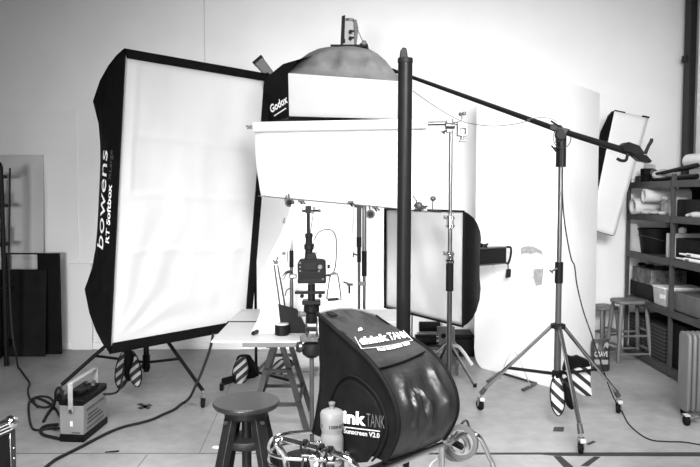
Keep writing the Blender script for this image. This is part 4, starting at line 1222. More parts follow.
def lump(p, s, m, name, label, cat, group=None, sq=.6):
    t = MB().ball(p + V((0, 0, s * sq)), s * 1.3, s, s * sq, fn=lambda q_: q_ * (1 + .25 * noise.noise(q_ * 14 + V((p.y * 9, p.x, 2))))).build(name, M[m])
    tag(t, label, cat, group); return t
for px, s, lb in ((647, .045, 'crumpled pale cloth on the second shelf under the rolls, left of three'), (656, .04, 'crumpled pale cloth on the second shelf under the rolls, middle of three'), (663, .035, 'crumpled pale cloth on the second shelf by the glass jar')):
    p = S(px, 211, .05); p.z = zl[1] - .0055
    lump(p, s, 'light', 'cloth', lb, 'cloth', 'cloths on the second shelf')
p = S(666, 205, .08); p.z = zl[1] - .0055
t = thing('glass_jar', p, 'glass jar beside the middle post on the second shelf', 'jar')
MB().lathe(p, [(.04, 0), (.045, .01), (.045, .12), (.035, .14), (.035, .155)], n=18).build('body', M['glassy'], t)
MB().lathe(p + V((0, 0, .1555)), [(.037, 0), (.037, .018), (.0, .02)], n=18).build('lid', M['light'], t)
sbox(677, 703, .15, 1, .3, 'dark', 'storage_box', 'dark box on the second shelf, right of the middle post', 'box')
sbox(674.5, 676.5, .17, 1, .1, 'light', 'book', 'pale upright book against the middle post on the second shelf', 'book', dx=.08)
for px, s, lb in ((690, .03, 'small pale tool on the second shelf before the dark box, left one'), (697, .045, 'white lump on the second shelf at the right edge of the photo')):
    p = S(px, 211, .02); p.z = zl[1] - .0055
    lump(p, s, 'light', 'cloth', lb, 'cloth', 'cloths on the second shelf')
# third shelf
y0 = S(632, 200, .1).y
pa = S(631.5, 250, .05); pb_ = S(646, 250, .05); 
for p in (pa, pb_): p.z = zl[2] - .005
pt_ = S(630.5, 224, .05)
t = MB().prism([pa, pb_, S(636, 224, .05), pt_], (.02, .012, 0)).build('white_board', M['board'])
tag(t, 'slanted white board leaning at the left end of the third shelf', 'board')
p = S(656, 249, .17); p.z = zl[2] - .0055
t = thing('bucket', p, 'dark bucket on the third shelf, left of the middle post', 'bucket')
MB().lathe(p, [(.13, 0), (.135, .01), (.165, .22), (.172, .225), (.172, .24), (.16, .24), (.13, .02)], n=28).build('body', M['dark'], t)
MB().tube([p + V((.0, .17 * math.cos(a), .225 - .0 + .05 * math.sin(a) - .1)) + V((-.165, 0, 0)) * math.sin(a) for a in [k * pi / 10 for k in range(11)]], .004, 6).build('handle', M['greym'], t)
sbox(667, 669, .22, 2, .3, 'light', 'folder', 'pale folder between the bucket and the middle post', 'folder', dx=.05)
sbox(677, 706, .18, 2, .26, 'dark', 'storage_box', 'dark box on the third shelf with a small bulb on top', 'box', dx=.12)
p = S(682.5, 229, .2); p.z = zl[2] - .0055 + .18
t = thing('light_bulb', p, 'small white bulb on the dark box of the third shelf', 'bulb')
MB().lathe(p, [(.012, 0), (.014, .02), (.03, .04), (.036, .06), (.03, .085), (.0, .095)], n=16).build('globe', M['white'], t)
for k, (py, o_, lb) in enumerate(((248.5, 0, 'white tube tool at the front of the third shelf, lower one'), (244, .03, 'white tube tool at the front of the third shelf, upper one'))):
    a0 = S(677 + 3 * k, 249, .03 + o_); a1 = S(703, 249, .045 + o_)
    a0.z = a1.z = zl[2] - .0055 + .017 + .033 * k
    if k: a0.z += .004; a1.z += .004
    t = thing('tube_tool', a0, lb, 'tool', 'white tools on the third shelf')
    MB().tube([a0, a0.lerp(a1, .3), a0.lerp(a1, .32), a1], [.008, .010, .016, .016], 10).build('barrel', M['white'], t)
    MB().box(a0.lerp(a1, .5) + V((-.02, 0, 0)), (.012, .05, .016)).build('grip', M['mid'], t)
# fourth shelf
zb4 = zl[3] - .0055
sbox(632, 656, .155, 3, .36, 'blackp', 'crate', 'black crate at the left end of the fourth shelf, below the patterned carton', 'crate')
sbox(634, 653, .145, 3, .34, 'photo', 'carton', 'patterned dark carton stacked on the black crate', 'carton', z0=zb4 + .156, dx=.04)
for k, (px, s) in enumerate(((642, .035), (650, .04))):
    p = S(px, 262, .13); p.z = zb4 + .156 + .146
    lump(p, s, 'dark', 'cable_bundle', ('small dark bundle on the patterned carton, left one', 'small dark bundle on the patterned carton, right one')[k], 'bundle', 'bundles on the carton', .45)
t = sbox(656.5, 668, .16, 3, .34, 'light', 'bin', 'pale grey bin with white label beside the middle post', 'bin', taper=1.06, dx=.04)
a0 = S(660.5, 284, .0365); a1 = S(666, 284, .0365)
ORI[t.name] = V(t.location)
MB().box((XS + .034, (a0.y + a1.y) / 2, zb4 + .09), (.004, a0.y - a1.y, .04)).build('label_card', M['white'], t)
MB().box((XS + .038 + .17, (S(656.5, 200, .04).y + S(668, 200, .04).y) / 2, zb4 + .168), (.37, S(656.5, 200, .04).y - S(668, 200, .04).y + .02, .014)).build('rim', M['white'], t, bevel=.003)
sbox(676, 706, .165, 3, .34, 'mid', 'crate', 'grey crate on the fourth shelf, right of the middle post', 'crate', dx=.05)
p = S(690, 296, .03); 
t = MB().tube(smooth_pts([S(676, 300, .02) * 1 + V((0, 0, -S(676, 300, .02).z + zb4 + .006)), V((XS + .03, S(684, 300, .03).y, zb4 + .006)), V((XS + .02, S(690, 300, .02).y, zb4 + .006)), V((XS + .035, S(698, 300, .03).y, zb4 + .006))]), .006, 6).build('loose_cable', M['cable'])
tag(t, 'loose black cable in front of the grey crate on the fourth shelf', 'cable')
# bottom shelf
sbox(648, 668, .33, 4, .38, 'fin', 'slatted_crate', 'black slatted crate on the bottom shelf behind the wooden stool', 'crate', dx=.05)
sbox(632, 646, .33, 4, .38, 'fin', 'slatted_crate', 'black slatted crate at the far left end of the bottom shelf', 'crate', dx=.05)
t = sbox(675, 690, .40, 4, .36, 'dark', 'speaker_case', 'dark case with a round knob on the bottom shelf by the radiator', 'case', dx=.05)
ORI[t.name] = V(t.location)
kc = S(682, 316.5, .045)
MB().lathe(kc, [(.0, -.006), (.03, -.006), (.03, .004), (.0, .004)], (1, 0, 0), 16).build('dial_plate', M['mid'], t)
MB().lathe(kc - V((.006, 0, 0)), [(.0, -.02), (.014, -.02), (.016, .0), (.0, .0)], (1, 0, 0), 14).build('knob', M['light'], t)
# clutter on top of the shelves
zt_ = zl[0] - .0055
sbox(634.5, 639, .07, 0, .12, 'greym', 'small_box', 'small grey box at the left end of the top shelf', 'box', dx=.06)
sbox(640, 645, .07, 0, .12, 'dark', 'small_box', 'small dark box second from the left end of the top shelf', 'box', dx=.06)
sbox(639.5, 643.5, .07, 0, .10, 'dark', 'small_box', 'dark box stacked on the two small boxes of the top shelf', 'box', dx=.07, z0=zt_ + .0705)
a = S(646, 179, .1); b_ = S(656, 179, .1); a.z = b_.z = zt_
t = MB().prism([a, b_, S(655, 165, .2), S(644, 162, .2)], (.01, .01, 0)).build('paper_sheet', M['paper'])
tag(t, 'white paper sheet leaning on the top shelf beside the small boxes', 'paper')
p = S(650, 170, .16); p.z = zt_
lump(S(663, 172, .12) * 1 + V((0, 0, zt_ - S(663, 172, .12).z)), .075, 'light', 'bag', 'pale bag lying behind the folded tripod on the top shelf', 'bag', None, .8)
r = thing('folded_tripod', S(665, 180, .1), 'folded black tripod lying along the top shelf', 'tripod')
for k, (oz, ox) in enumerate(((.022, 0), (.03, .045), (.068, .02))):
    a0 = S(652, 180, .05 + ox); a1 = S(697, 180, .10 + ox)
    a0.z = zt_ + oz; a1.z = zt_ + oz + (.06 if k == 2 else .01)
    MB().tube([a0, a0.lerp(a1, .5), a0.lerp(a1, .52), a1], [.016, .016, .021, .021], 8).build('leg', M['black'], r)
MB().ball(S(654, 172, .06) * 1 + V((0, 0, zt_ + .09 - S(654, 172, .06).z)), .035).build('head', M['alu'], r)
a0 = S(656, 175, .05); a0.z = zt_ + .075; a1 = S(697, 165, .05); a1.z = zt_ + .125
MB().tube([a0, a1], [.014, .02], 8).build('centre_column', M['dark'], r)
sbox(688, 706, .12, 0, .12, 'light', 'carton', 'white carton at the right end of the top shelf', 'carton', dx=.30)
a0 = S(689, 155, .28); a1 = S(712, 154, .30); a0.z = a1.z = zt_ + .123 + .065
t = MB().tube([a0 - V((0, -.04, 0)), a0 - V((0, -.025, 0)), a0, a1], [.02, .05, .063, .063], 14).build('bundle_roll', M['white'])
tag(t, 'thick white roll lying on the white carton at the top right', 'roll')

# ================================================================== wooden stools and bag
def wood_stool(cx, cy, ht, w, d, a, label, m='wood'):
    r = thing('wooden_stool', (cx, cy, 0), label, 'stool', None)
    R = rotz(a)
    T = lambda x, y, z: V((cx, cy, 0)) + R @ V((x, y, z))
    seat = []
    for k in range(28):
        an = 2 * pi * k / 28; ca, sa = math.cos(an), math.sin(an)
        seat.append(T(w / 2 * math.copysign(abs(ca) ** .55, ca), d / 2 * math.copysign(abs(sa) ** .55, sa), ht - .034))
    MB().prism(seat, (0, 0, .034)).build('seat', M[m], r, bevel=.010)
    lx, ly = w * .36, d * .34; bx, by = w * .5, d * .5
    for sx_ in (-1, 1):
        for sy in (-1, 1):
            t0 = T(sx_ * lx, sy * ly, ht - .03); t1 = T(sx_ * bx, sy * by, 0.0)
            MB().tube([t0, t0.lerp(t1, .3), t0.lerp(t1, .6), t0.lerp(t1, .85), t1], [.015, .019, .021, .019, .014], 10).build('leg', M[m], r)
    for (zz_, pr) in ((ht * .43, 'x'), (ht * .50, 'y'), (ht * .14, 'x'), (ht * .2, 'y')):
        k = 1 - zz_ / ht
        ax_, ay_ = lx + (bx - lx) * k, ly + (by - ly) * k
        for s_ in (-1, 1):
            if pr == 'x': q0, q1 = T(-ax_, s_ * ay_, zz_), T(ax_, s_ * ay_, zz_)
            else: q0, q1 = T(s_ * ax_, -ay_, zz_), T(s_ * ax_, ay_, zz_)
            MB().tube([q0, q0.lerp(q1, .5), q1], [.009, .012, .009], 8).build('rung', M[m], r)
    return r
fz = Z(631, 363); 
hs = P(630, 300.5, fz.y + .05).z
wood_stool(P(630, 300, fz.y + .12).x, fz.y + .13, hs + .0, .33, .27, .06, 'taller worn wooden stool in front of the shelving')
y2 = 6.78
wood_stool(P(603, 308, y2).x, y2, P(603, 307, y2 - .1).z, .25, .25, .4, 'lower wooden stool half hidden by the white folding panel')
f0 = Z(593.5, 371.5); f1 = Z(609.5, 370.5)
yb_ = f0.y
r = thing('food_bag', ((f0.x + f1.x) / 2, yb_, 0), 'black printed bag with white lettering in front of the wooden stools', 'bag')
zt2 = P(600, 340.5, yb_).z
def brect(z, wx, wy):
    out = []
    for k in range(20):
        an = 2 * pi * k / 20; ca, sa = math.cos(an), math.sin(an)
        out.append(V(((f0.x + f1.x) / 2 + wx * math.copysign(abs(ca) ** .5, ca), yb_ + .06 + wy * math.copysign(abs(sa) ** .6, sa), z)))
    return out
wx = (f1.x - f0.x) / 2
MB().loft([brect(0, wx * .95, .06), brect(.02, wx, .065), brect(zt2 * .5, wx * .98, .06), brect(zt2 * .82, wx, .04), brect(zt2 * .95, wx * .97, .012), brect(zt2, wx * .97, .006)]).build('sack', M['bag'], r)
def bagfn(px0, px1, py0, py1):
    def fn(a, b, h):
        p = P(px0 + (px1 - px0) * a, py1 + (py0 - py1) * b, yb_ - .022)
        return p
    return fn
text('CRAVE', bagfn(594.5, 608, 351.5, 356.8), M['light'], r, bold=.02)
for (a, b, c_, d_) in ((594.5, 600, 359.5, 364.5), (601.5, 608, 359.8, 364.3)):
    MB().prism([P(a, c_, yb_ - .014), P(b, c_, yb_ - .014), P(b, d_, yb_ - .016), P(a, d_, yb_ - .016)], (0, -.002, 0)).build('printed_panel', M['packbody'], r)
for blob in (((603, 349), (604.5, 343.5), (607, 342), (609, 344), (607.5, 348.5), (605, 346)), ((595, 345), (597, 342.5), (598, 346), (597, 349.5))):
    MB().prism([P(a, b, yb_ + .003) for a, b in blob], (0, -.008, 0)).build('printed_mark', M['packbody'], r, smooth=False)

# ================================================================== oil radiator
fr_ = Z(681, 423); yr = fr_.y
xl = P(686.5, 370, yr).x
ztr = P(690, 333.5, yr).z; zbr_ = P(690, 413, yr).z
r = thing('oil_radiator', (xl + .2, yr, 0), 'grey finned oil radiator at the right edge of the photo', 'radiator')
hh_ = ztr - zbr_; d_ = .15
for k in range(11):
    x = xl + .016 + k * .036
    pr = []
    for (yy, z_) in ((0, .03), (.0, hh_ - .03), (.02, hh_), (d_ - .02, hh_), (d_, hh_ - .03), (d_, .03), (d_ - .02, 0), (.02, 0)):
        pr.append(V((x - .015, yr - .02 + yy, zbr_ + z_)))
    MB().prism(pr, (.030, 0, 0)).build('fin', M['rad'], r, bevel=.012)
for zz_ in (ztr - .06, zbr_ + .05):
    MB().cyl((xl + .01, yr + .06, zz_), (xl + .39, yr + .06, zz_), .05).build('manifold', M['rad'], r)
for xx in (xl + .03, xl + .36):
    MB().box((xx + .02, yr + .055, zbr_ - .008), (.03, .24, .016)).build('foot_bar', M['rad'], r, bevel=.003)
    for yy, wx_ in ((yr - .05, xx - .045), (yr + .16, xx + .04)):
        MB().lathe((wx_, yy, .034), [(.012, -.014), (.031, -.014), (.034, -.008), (.034, .008), (.031, .014), (.012, .014)], (1, 0, 0), 18).build('wheel', M['rubber'], r)
        MB().cyl((wx_, yy, .034), (xx + .02, yy, zbr_ - .006), .007).build('wheel_axle', M['rad'], r)
        MB().box((wx_, yy - .0, .073), (.036, .05, .008)).build('wheel_guard', M['light'], r)
# ================================================================== floor tapes
def tape(name, quad, label, m='tape', cat='tape'):
    b = MB(); pts = [Z(*p) for p in quad]
    for p in pts: p.z = .0012
    b.prism(pts, (0, 0, .0012)); t = b.build(name, M[m], None, smooth=False); tag(t, label, cat); return t
tape('floor_tape', [(428, 453), (720, 452.5), (720, 456.5), (556, 456), (540, 454.6), (428, 454.6)], 'long black tape line across the floor at right')
tape('floor_tape', [(553.5, 456.5), (561, 456.5), (584, 476), (572, 476)], 'wide black tape slanting down from the long tape line')
tape('floor_tape', [(580.5, 466), (594, 456.8), (600.5, 457.2), (588, 466.5)], 'short black tape slanting up toward the long tape line')
tape('floor_tape', [(554, 427.2), (564.3, 427.2), (563.4, 431.7), (553, 431.4)], 'small dark tape square on the floor left of the front wheel')
tape('floor_tape', [(586, 444), (593, 441), (596, 442.2), (589, 445.3)], 'small dark tape diamond right of the front wheel')
b = MB()
for q_ in ([(136.5, 404.3), (141, 403.2), (151, 408), (148, 409.6)], [(137, 408.2), (149, 404), (153, 405.5), (141, 409.7)]):
    pts = [Z(*p) for p in q_]
    for p in pts: p.z = .0012
    b.prism(pts, (0, 0, .0012)); 
tag(b.build('floor_tape', M['tape'], None, smooth=False), 'black tape cross on the floor behind the power pack', 'tape')
tape('paper_scrap', [(213, 446.5), (217, 446), (223, 448.2), (220.5, 449.5), (212, 448.3)], 'white scrap lying on the floor beside the dark stool', 'white', 'scrap')
a = Z(105, 453); b_ = Z(119, 452); a.z = b_.z = .006
tag(MB().tube([a, a.lerp(b_, .6), b_], [.003, .005, .006], 6).build('dark_stick', M['dark']), 'small dark stick lying on the floor seam at lower left', 'stick')

# ================================================================== power pack, cables, flight case
g0 = Z(84, 442.5); g1 = Z(60, 441.5); g2 = Z(107.3, 423)
dw = (g1 - g0); dd = (g2 - g0)
hp = P(84, 399, g0.y).z
r = thing('power_pack', g0 + (dw + dd) / 2, 'grey flash power pack with black top and a carrying handle', 'power pack')
def slab(z0, z1, ex, m, nm, bev=.006):
    a = [g0, g1, g1 + dd, g2]; c_ = g0 + (dw + dd) / 2
    a = [c_ + (p - c_) * (1 + ex) + V((0, 0, z0)) for p in a]
    MB().prism(a, (0, 0, z1 - z0)).build(nm, M[m], r, bevel=bev)
slab(0, .047, .03, 'blackp', 'base')
slab(.047, hp * .84, 0, 'packbody', 'housing')
slab(hp * .84, hp, .04, 'blackp', 'top_panel', .01)
c_ = g0 + (dw + dd) / 2
w_ = dw.normalized(); d_ = dd.normalized()
zt = hp
MB().box(c_ + d_ * .04 + V((0, 0, zt + .012)), (dw.length * .7, dd.length * .4, .02), basis(w_, d_, V((0, 0, 1)))).build('control_panel', M['dark'], r, bevel=.005)
for k, (a, b2) in enumerate(((.03, .1), (-.02, .12), (.0, .06), (-.045, .05))):
    MB().cyl(c_ + w_ * a + d_ * b2 + V((0, 0, zt)), c_ + w_ * a + d_ * b2 + V((0, 0, zt + .035)), .012).build('socket', M[('alu', 'mid')[k % 2]], r)
MB().box(c_ - d_ * .08 + V((0, 0, zt + .014)), (dw.length * .55, .09, .03), basis(w_, d_, V((0, 0, 1)))).build('plug_block', M['black'], r, bevel=.008)
# handle: flat strap bar from front face to the back
hf = (g0 + dw * .5 - d_ * .008)
hw = w_ * .016
pv = [hf + V((0, 0, hp * .70)), hf + V((0, 0, hp + .10)), hf + dd + d_ * .016 + V((0, 0, hp + .10)), hf + dd + d_ * .016 + V((0, 0, hp * .70))]
hbm = MB()
for a, b2 in zip(pv[:-1], pv[1:]):
    t_ = (b2 - a).normalized(); nn_ = t_.cross(w_)
    hbm.prism([a - hw - nn_ * .004, a + hw - nn_ * .004, a + hw + nn_ * .004, a - hw + nn_ * .004], (b2 - a))
hbm.build('handle', M['light'], r, bevel=.002)
MB().cyl(hf + V((0, 0, hp * .73)) - d_ * .004, hf + V((0, 0, hp * .73)) - d_ * .012, .010).build('handle_pivot', M['greym'], r)
# labels on the sides
def sidequad(o, a0, a1, z0, z1, dirv, nrm, m, nm):
    p = [o + dirv * a0 + V((0, 0, z0)), o + dirv * a1 + V((0, 0, z0)), o + dirv * a1 + V((0, 0, z1)), o + dirv * a0 + V((0, 0, z1))]
    MB().prism(p, nrm * .002).build(nm, M[m], r, smooth=False)
sn = -w_
L = dd.length
sidequad(g0, L * .12, L * .85, hp * .66, hp * .72, d_, sn, 'mid', 'vent')
sidequad(g0, L * .12, L * .85, hp * .24, hp * .29, d_, sn, 'mid', 'vent')
for k in range(3):
    sidequad(g0, L * (.15 + .02 * k), L * (.8 - .1 * k), hp * (.36 + .085 * k), hp * (.40 + .085 * k), d_, sn, 'greym', 'printed_line')
sidequad(g0, dw.length * .45, dw.length * .56, hp * .36, hp * .48, w_, -d_, 'white', 'sticker')
sidequad(g0, dw.length * .15, dw.length * .5, hp * .2, hp * .235, w_, -d_, 'mid', 'maker_plate')
MB().ball(g0 + dw * .93 + d_ * .10 + V((0, 0, .15)) + w_ * .035, .012, .012, .03).build('plug', M['blackp'], r)

def floorcable(pts, rr_, label, m='cable', name='power_cable', zs=None):
    out = []
    for k, p in enumerate(pts):
        if len(p) == 2: q = Z(*p); q.z = rr_ + .001
        elif p[2] >= 1.2: q = P(p[0], p[1], p[2])
        else: q = Z(p[0], p[1], p[2])
        out.append(q)
    t = MB().tube([V((p.x, p.y, max(p.z, rr_ + .001))) for p in smooth_pts(out, 6)], rr_, 8).build(name, M[m]); tag(t, label, 'cable'); return t
floorcable([(10, 168, 6.15), (9.5, 215, 6.12), (9, 262, 6.1), (10, 300, 6.06), (12.5, 335, 5.97), (15.5, 353, 5.95), (18.5, 369), (24, 376), (29.5, 384), (28, 391), (30, 400), (38, 407), (47, 408.5), (53, 404), (50, 399), (42, 397.5), (34, 399), (29, 404), (29, 416), (31.5, 428), (37, 431.5), (50, 430), (59, 428.5, .03)], .0085, 'black cable hanging down the left rack and coiling to the power pack')
floorcable([(59.5, 440.5), (52, 438.8), (43.5, 436.5), (40.5, 432), (46, 427.5), (58, 424.5, .03)], .011, 'short black cable loop on the floor at the power pack base')
floorcable([(64, 399, .33), (60, 388, .34), (56, 391, .2), (55, 402, .08), (51, 411), (46, 418), (43.5, 423)], .010, 'black cable dropping from the top of the power pack to the floor')
floorcable([(38, 408.5), (34, 403.5), (36, 399), (48, 404), (56, 411), (60, 416, .03)], .010, 'black cable crossing the floor coil left of the power pack')
floorcable([(213, 334, 5.0), (211, 345, 5.0), (207, 358, 4.98), (201, 374, 4.95), (195, 387, 4.92), (190, 397, .10), (184, 404), (174, 411), (163, 416), (152, 421), (140, 424.5), (125, 428), (110, 433.5), (95, 441), (80, 449), (66, 456), (54, 462.5), (40, 474)], .010, 'long black cable dropping from the huge softbox and curving to lower left')
floorcable([(104, 394, .25), (110, 394, .22), (117, 392, .2), (120.5, 386, .25), (122, 378, 5.0), (124, 366, 5.05)], .008, 'black cable from the back of the power pack up to the sandbag')

# flight case, bottom-left corner
zc_ = .52
c0 = Z(15.5, 418.5, zc_); c1 = Z(0, 425, zc_)
dv = (c1 - c0).normalized(); bn = V((-dv.y, dv.x, 0))
if bn.y < 0: bn = -bn
far = c0 + dv * .9
r = thing('flight_case', (c0 + far) / 2 + bn * .2 - V((0, 0, zc_)), 'black flight case with aluminium edges in the bottom left corner', 'case')
MB().prism([c0 + dv * .02 + bn * .005 - V((0, 0, .015)), far + bn * .005 - V((0, 0, .015)), far + bn * .35 - V((0, 0, .015)), c0 + dv * .02 + bn * .35 - V((0, 0, .015))], (0, 0, -.5 + .02)).build('body', M['dark'], r)
e = MB()
e.prism([c0, far, far - V((0, 0, .06)), c0 - V((0, 0, .06))], bn * .05)
e.build('edge_rail', M['alu'], r, bevel=.006)
for k in range(3):
    MB().tube([c0 - bn * .001 - V((0, 0, .012 + .016 * k)), far - bn * .001 - V((0, 0, .012 + .016 * k))], .003, 6).build('rail_groove', M['light'], r)
e = MB(); e.prism([c0 - V((0, 0, .02)), c0 + dv * .035 - V((0, 0, .02)), c0 + dv * .035 - V((0, 0, .515)), c0 - V((0, 0, .515))], bn * .03); e.build('edge_rail', M['alu'], r, bevel=.005)
e = MB(); e.prism([c0 - V((0, 0, .3)), far - V((0, 0, .3)), far - V((0, 0, .36)), c0 - V((0, 0, .36))], bn * .02 - bn * 0); e.build('edge_rail', M['alu'], r, bevel=.004)
MB().ball(c0 + dv * .012 + bn * .015 - V((0, 0, .015)), .034).build('corner_ball', M['chrome'], r)
for k in range(4):
    MB().ball(c0 + dv * .017 - bn * .001 - V((0, 0, .14 + .05 * k)), .006).build('rivet', M['chrome'], r)

# ================================================================== dark screw stool
sc = Z(246.3, 400.5, .655)
cs = V((sc.x, sc.y, 0))
r = thing('screw_stool', cs, 'dark round screw-top stool in the foreground', 'stool')
MB().lathe(cs + V((0, 0, .628)), [(.06, 0), (.148, .004), (.153, .012), (.153, .022), (.150, .027)], n=48).build('seat', M['stooltop'], r)
MB().lathe(cs + V((0, 0, .585)), [(.025, 0), (.095, .0), (.10, .006), (.10, .03), (.095, .036), (.07, .042)], n=30).build('seat_ring', M['darkwood'], r)
MB().lathe(cs + V((0, 0, .45)), [(.022, 0), (.095, 0), (.10, .008), (.10, .028), (.095, .036), (.022, .036)], n=30).build('lower_ring', M['darkwood'], r)
MB().cyl(cs + V((0, 0, .32)), cs + V((0, 0, .6)), .022, n=20).build('screw', M['darkwood'], r, bevel=.003)
for k, a in enumerate((math.radians(222), math.radians(318), math.radians(42), math.radians(138))):
    d = V((math.cos(a), math.sin(a), 0)); s_ = V((-d.y, d.x, 0))
    t0 = cs + d * .078 + V((0, 0, .60)); t1 = cs + d * .225
    MB().prism([t0 - s_ * .03 - d * .018, t0 + s_ * .03 - d * .018, t0 + s_ * .03 + d * .02, t0 - s_ * .03 + d * .02], t1 - t0).build('leg', M['darkwood'], r, bevel=.004)
    MB().cyl(cs + d * .082 + V((0, 0, .575)), cs + d * .118 + V((0, 0, .575)), .008).build('bolt', M['greym'], r)

# ================================================================== black column
ycol = 3.2
xc_ = P(402.8, 320, ycol).x
r = thing('studio_column', (xc_, ycol, 0), 'tall thick black column rising behind the sunshade hood', 'column')
zt = P(404, 59, ycol).z
MB().cyl(V((xc_, ycol, .04)), V((xc_ + .006, ycol, zt)), .0335, n=28).build('tube', M['pole'], r)
MB().cyl(V((xc_ + .006, ycol, zt - .02)), V((xc_ + .006, ycol, zt + .004)), .0355, n=28).build('top_ring', M['dark'], r, bevel=.003)
a = P(404, 58, ycol)
MB().prism([P(399.8, 59, ycol - .02), P(400.6, 50, ycol - .02), P(403, 47, ycol - .02), P(406.5, 48, ycol - .02), P(408.5, 59, ycol - .02)], (0, .04, 0)).build('wedge_tip', M['dark'], r, bevel=.004)
MB().lathe((xc_, ycol, 0), [(.2, 0), (.21, .01), (.21, .035), (.06, .05), (.04, .1)], n=30).build('base', M['dark'], r)

# ================================================================== sunshade hood
A = P(318, 313.5, 2.45); B0 = P(385, 462, 2.2)
h = V((B0.x - A.x, B0.y - A.y, 0)).normalized()
pn = V((h.y, -h.x, 0))
if pn.y > 0: pn = -pn
E = V((.222, .205, 0))
ZB = .722
def HP(px, py, off=0.0): return onplane(px, py, A + pn * off, pn)
lp = [(318, 313.5), (331, 325), (345, 337.5), (360, 351), (374, 365.5), (386, 383), (395, 402), (399, 420), (398, 436), (392, 451), (384, 463), (374, 471), (358, 478), (338, 481), (322, 478), (314, 462), (313, 440), (316.5, 415), (320.5, 390), (321, 365), (319, 338)]
arcL = smooth_pts([HP(*p) for p in lp[:14]], 4)
rest = [HP(*p) for p in lp[14:]]
poly = arcL + rest
poly = [V((p.x, p.y, max(p.z, ZB))) for p in poly]
arcL = poly[:len(arcL)]
rb = thing('sunshade_hood', (arcL[20].x * 0 + .1, 2.35, ZB), 'black nylon sunshade hood with white lettering on the chrome trolley', 'hood')
MB().prism(poly, -pn * -.006 * 0 + (-pn) * .006).build('side_panel', M['nylon'], rb, smooth=False)
ncut = next(k for k, p in enumerate(arcL) if p.z <= ZB + 1e-5) if any(p.z <= ZB + 1e-5 for p in arcL) else len(arcL) - 1
NA = len(arcL)
nup = V((.45, -.5, .75)).normalized()
def far_off(t_): return E + V((-.004, 0, -.045)) * math.exp(-(t_ / .22) ** 2)
def ridge(x, y, z): return 1 - abs(noise.noise(V((x, y, z)))) * 2
base_rows = []
for i in range(NA):
    t_ = i / (NA - 1); row = []
    for k in range(41):
        s = k / 40; kk = math.sin(pi * s); g_ = math.exp(-(t_ / .15) ** 2)
        q = arcL[i] + far_off(t_) * s + V((0, 0, .022 * kk * g_ - .010 * kk * (1 - g_)))
        row.append(q)
    base_rows.append(row)
def proj(p):
    q = p - V((0, 0, H)); b_ = q.y * math.cos(TH) - q.z * math.sin(TH)
    return (350 + F * q.x / b_, 233.5 - F * (q.y * math.sin(TH) + q.z * math.cos(TH)) / b_)
def surf(ti, si, off=0.0):
    ti = min(max(ti, 0), NA - 1.001); si = min(max(si, 0), 39.999)
    i0, k0 = int(ti), int(si); f, g = ti - i0, si - k0
    p = base_rows[i0][k0].lerp(base_rows[i0][k0 + 1], g).lerp(base_rows[i0 + 1][k0].lerp(base_rows[i0 + 1][k0 + 1], g), f)
    return p + nup * off
def find(px, py):
    best = None
    for i in range(0, int(NA * .62)):
        for k in range(41):
            x, y = proj(base_rows[i][k]); d_ = (x - px) ** 2 + (y - py) ** 2
            if best is None or d_ < best[0]: best = (d_, i, k)
    _, i, k = best
    bb = best
    for a_ in range(-10, 11):
        for c_ in range(-10, 11):
            x, y = proj(surf(i + a_ / 10, k + c_ / 10)); d_ = (x - px) ** 2 + (y - py) ** 2
            if d_ < bb[0]: bb = (d_, i + a_ / 10, k + c_ / 10)
    return bb[1], bb[2]
def surfmap(q, off):
    c_ = [find(*p) for p in q]
    def fn(a, b, hgt):
        t_ = (c_[0][0] * (1 - a) + c_[1][0] * a) * (1 - b) + (c_[3][0] * (1 - a) + c_[2][0] * a) * b
        s_ = (c_[0][1] * (1 - a) + c_[1][1] * a) * (1 - b) + (c_[3][1] * (1 - a) + c_[2][1] * a) * b
        return surf(t_, s_, off)
    return fn

cs_ = [find(*p) for p in ((376, 371), (424, 353), (392, 325), (340, 335))]
tlo = min(c_[0] for c_ in cs_) / (NA - 1); thi = max(c_[0] for c_ in cs_) / (NA - 1)
rows = []
for i in range(NA):
    t_ = i / (NA - 1); row = []
    for k in range(41):
        s = k / 40
        rip = .022 * (ridge(s * 2.2 + t_ * 5, t_ * 4 - s * 2.5, 1.7) - .6) + .012 * noise.noise(V((s * 8, t_ * 14, 4)))
        if t_ > thi:
            an = math.atan2(t_ - thi + .04, s - .4)
            rip += .005 * math.sin(an * 13 + 2 * noise.noise(V((s * 3, t_ * 6, 9)))) * min(1, (t_ - thi) * 7)
        inside = min(1, max(0, (tlo - t_) * 18)) if t_ < (tlo + thi) / 2 else min(1, max(0, (t_ - thi) * 18))
        ed = min(1, 5 * s, 5 * (1 - s)) * min(1, 12 * t_) * inside
        p = base_rows[i][k]
        qq = p + nup * rip * ed * (1 if p.z > ZB + .02 else 0)
        if qq.z < ZB: qq.z = ZB
        row.append(qq)
    rows.append(row)
MB().sheet(rows, .002, -nup).build('top_fabric', M['nylonsheen'], rb, angle=60)
# far side, with the same outline
far = [p + (far_off(k / (NA - 1)) if k < NA else E) for k, p in enumerate(poly)]
MB().prism(far, (-pn) * .006).build('side_panel', M['nylon'], rb, smooth=False)
MB().tube([p + pn * .003 for p in arcL[:ncut + 1]], .0075, 8).build('edge_piping', M['nylon'], rb)
MB().tube([far[k] for k in range(0, ncut + 1)], .0065, 8).build('edge_piping', M['nylon'], rb)
MB().tube([rows[0][k] for k in range(41)], .005, 8).build('edge_piping', M['nylonlit'], rb)
MB().tube([poly[-1 - k] + pn * .002 for k in range(len(rest))], .004, 6).build('edge_piping', M['nylon'], rb)
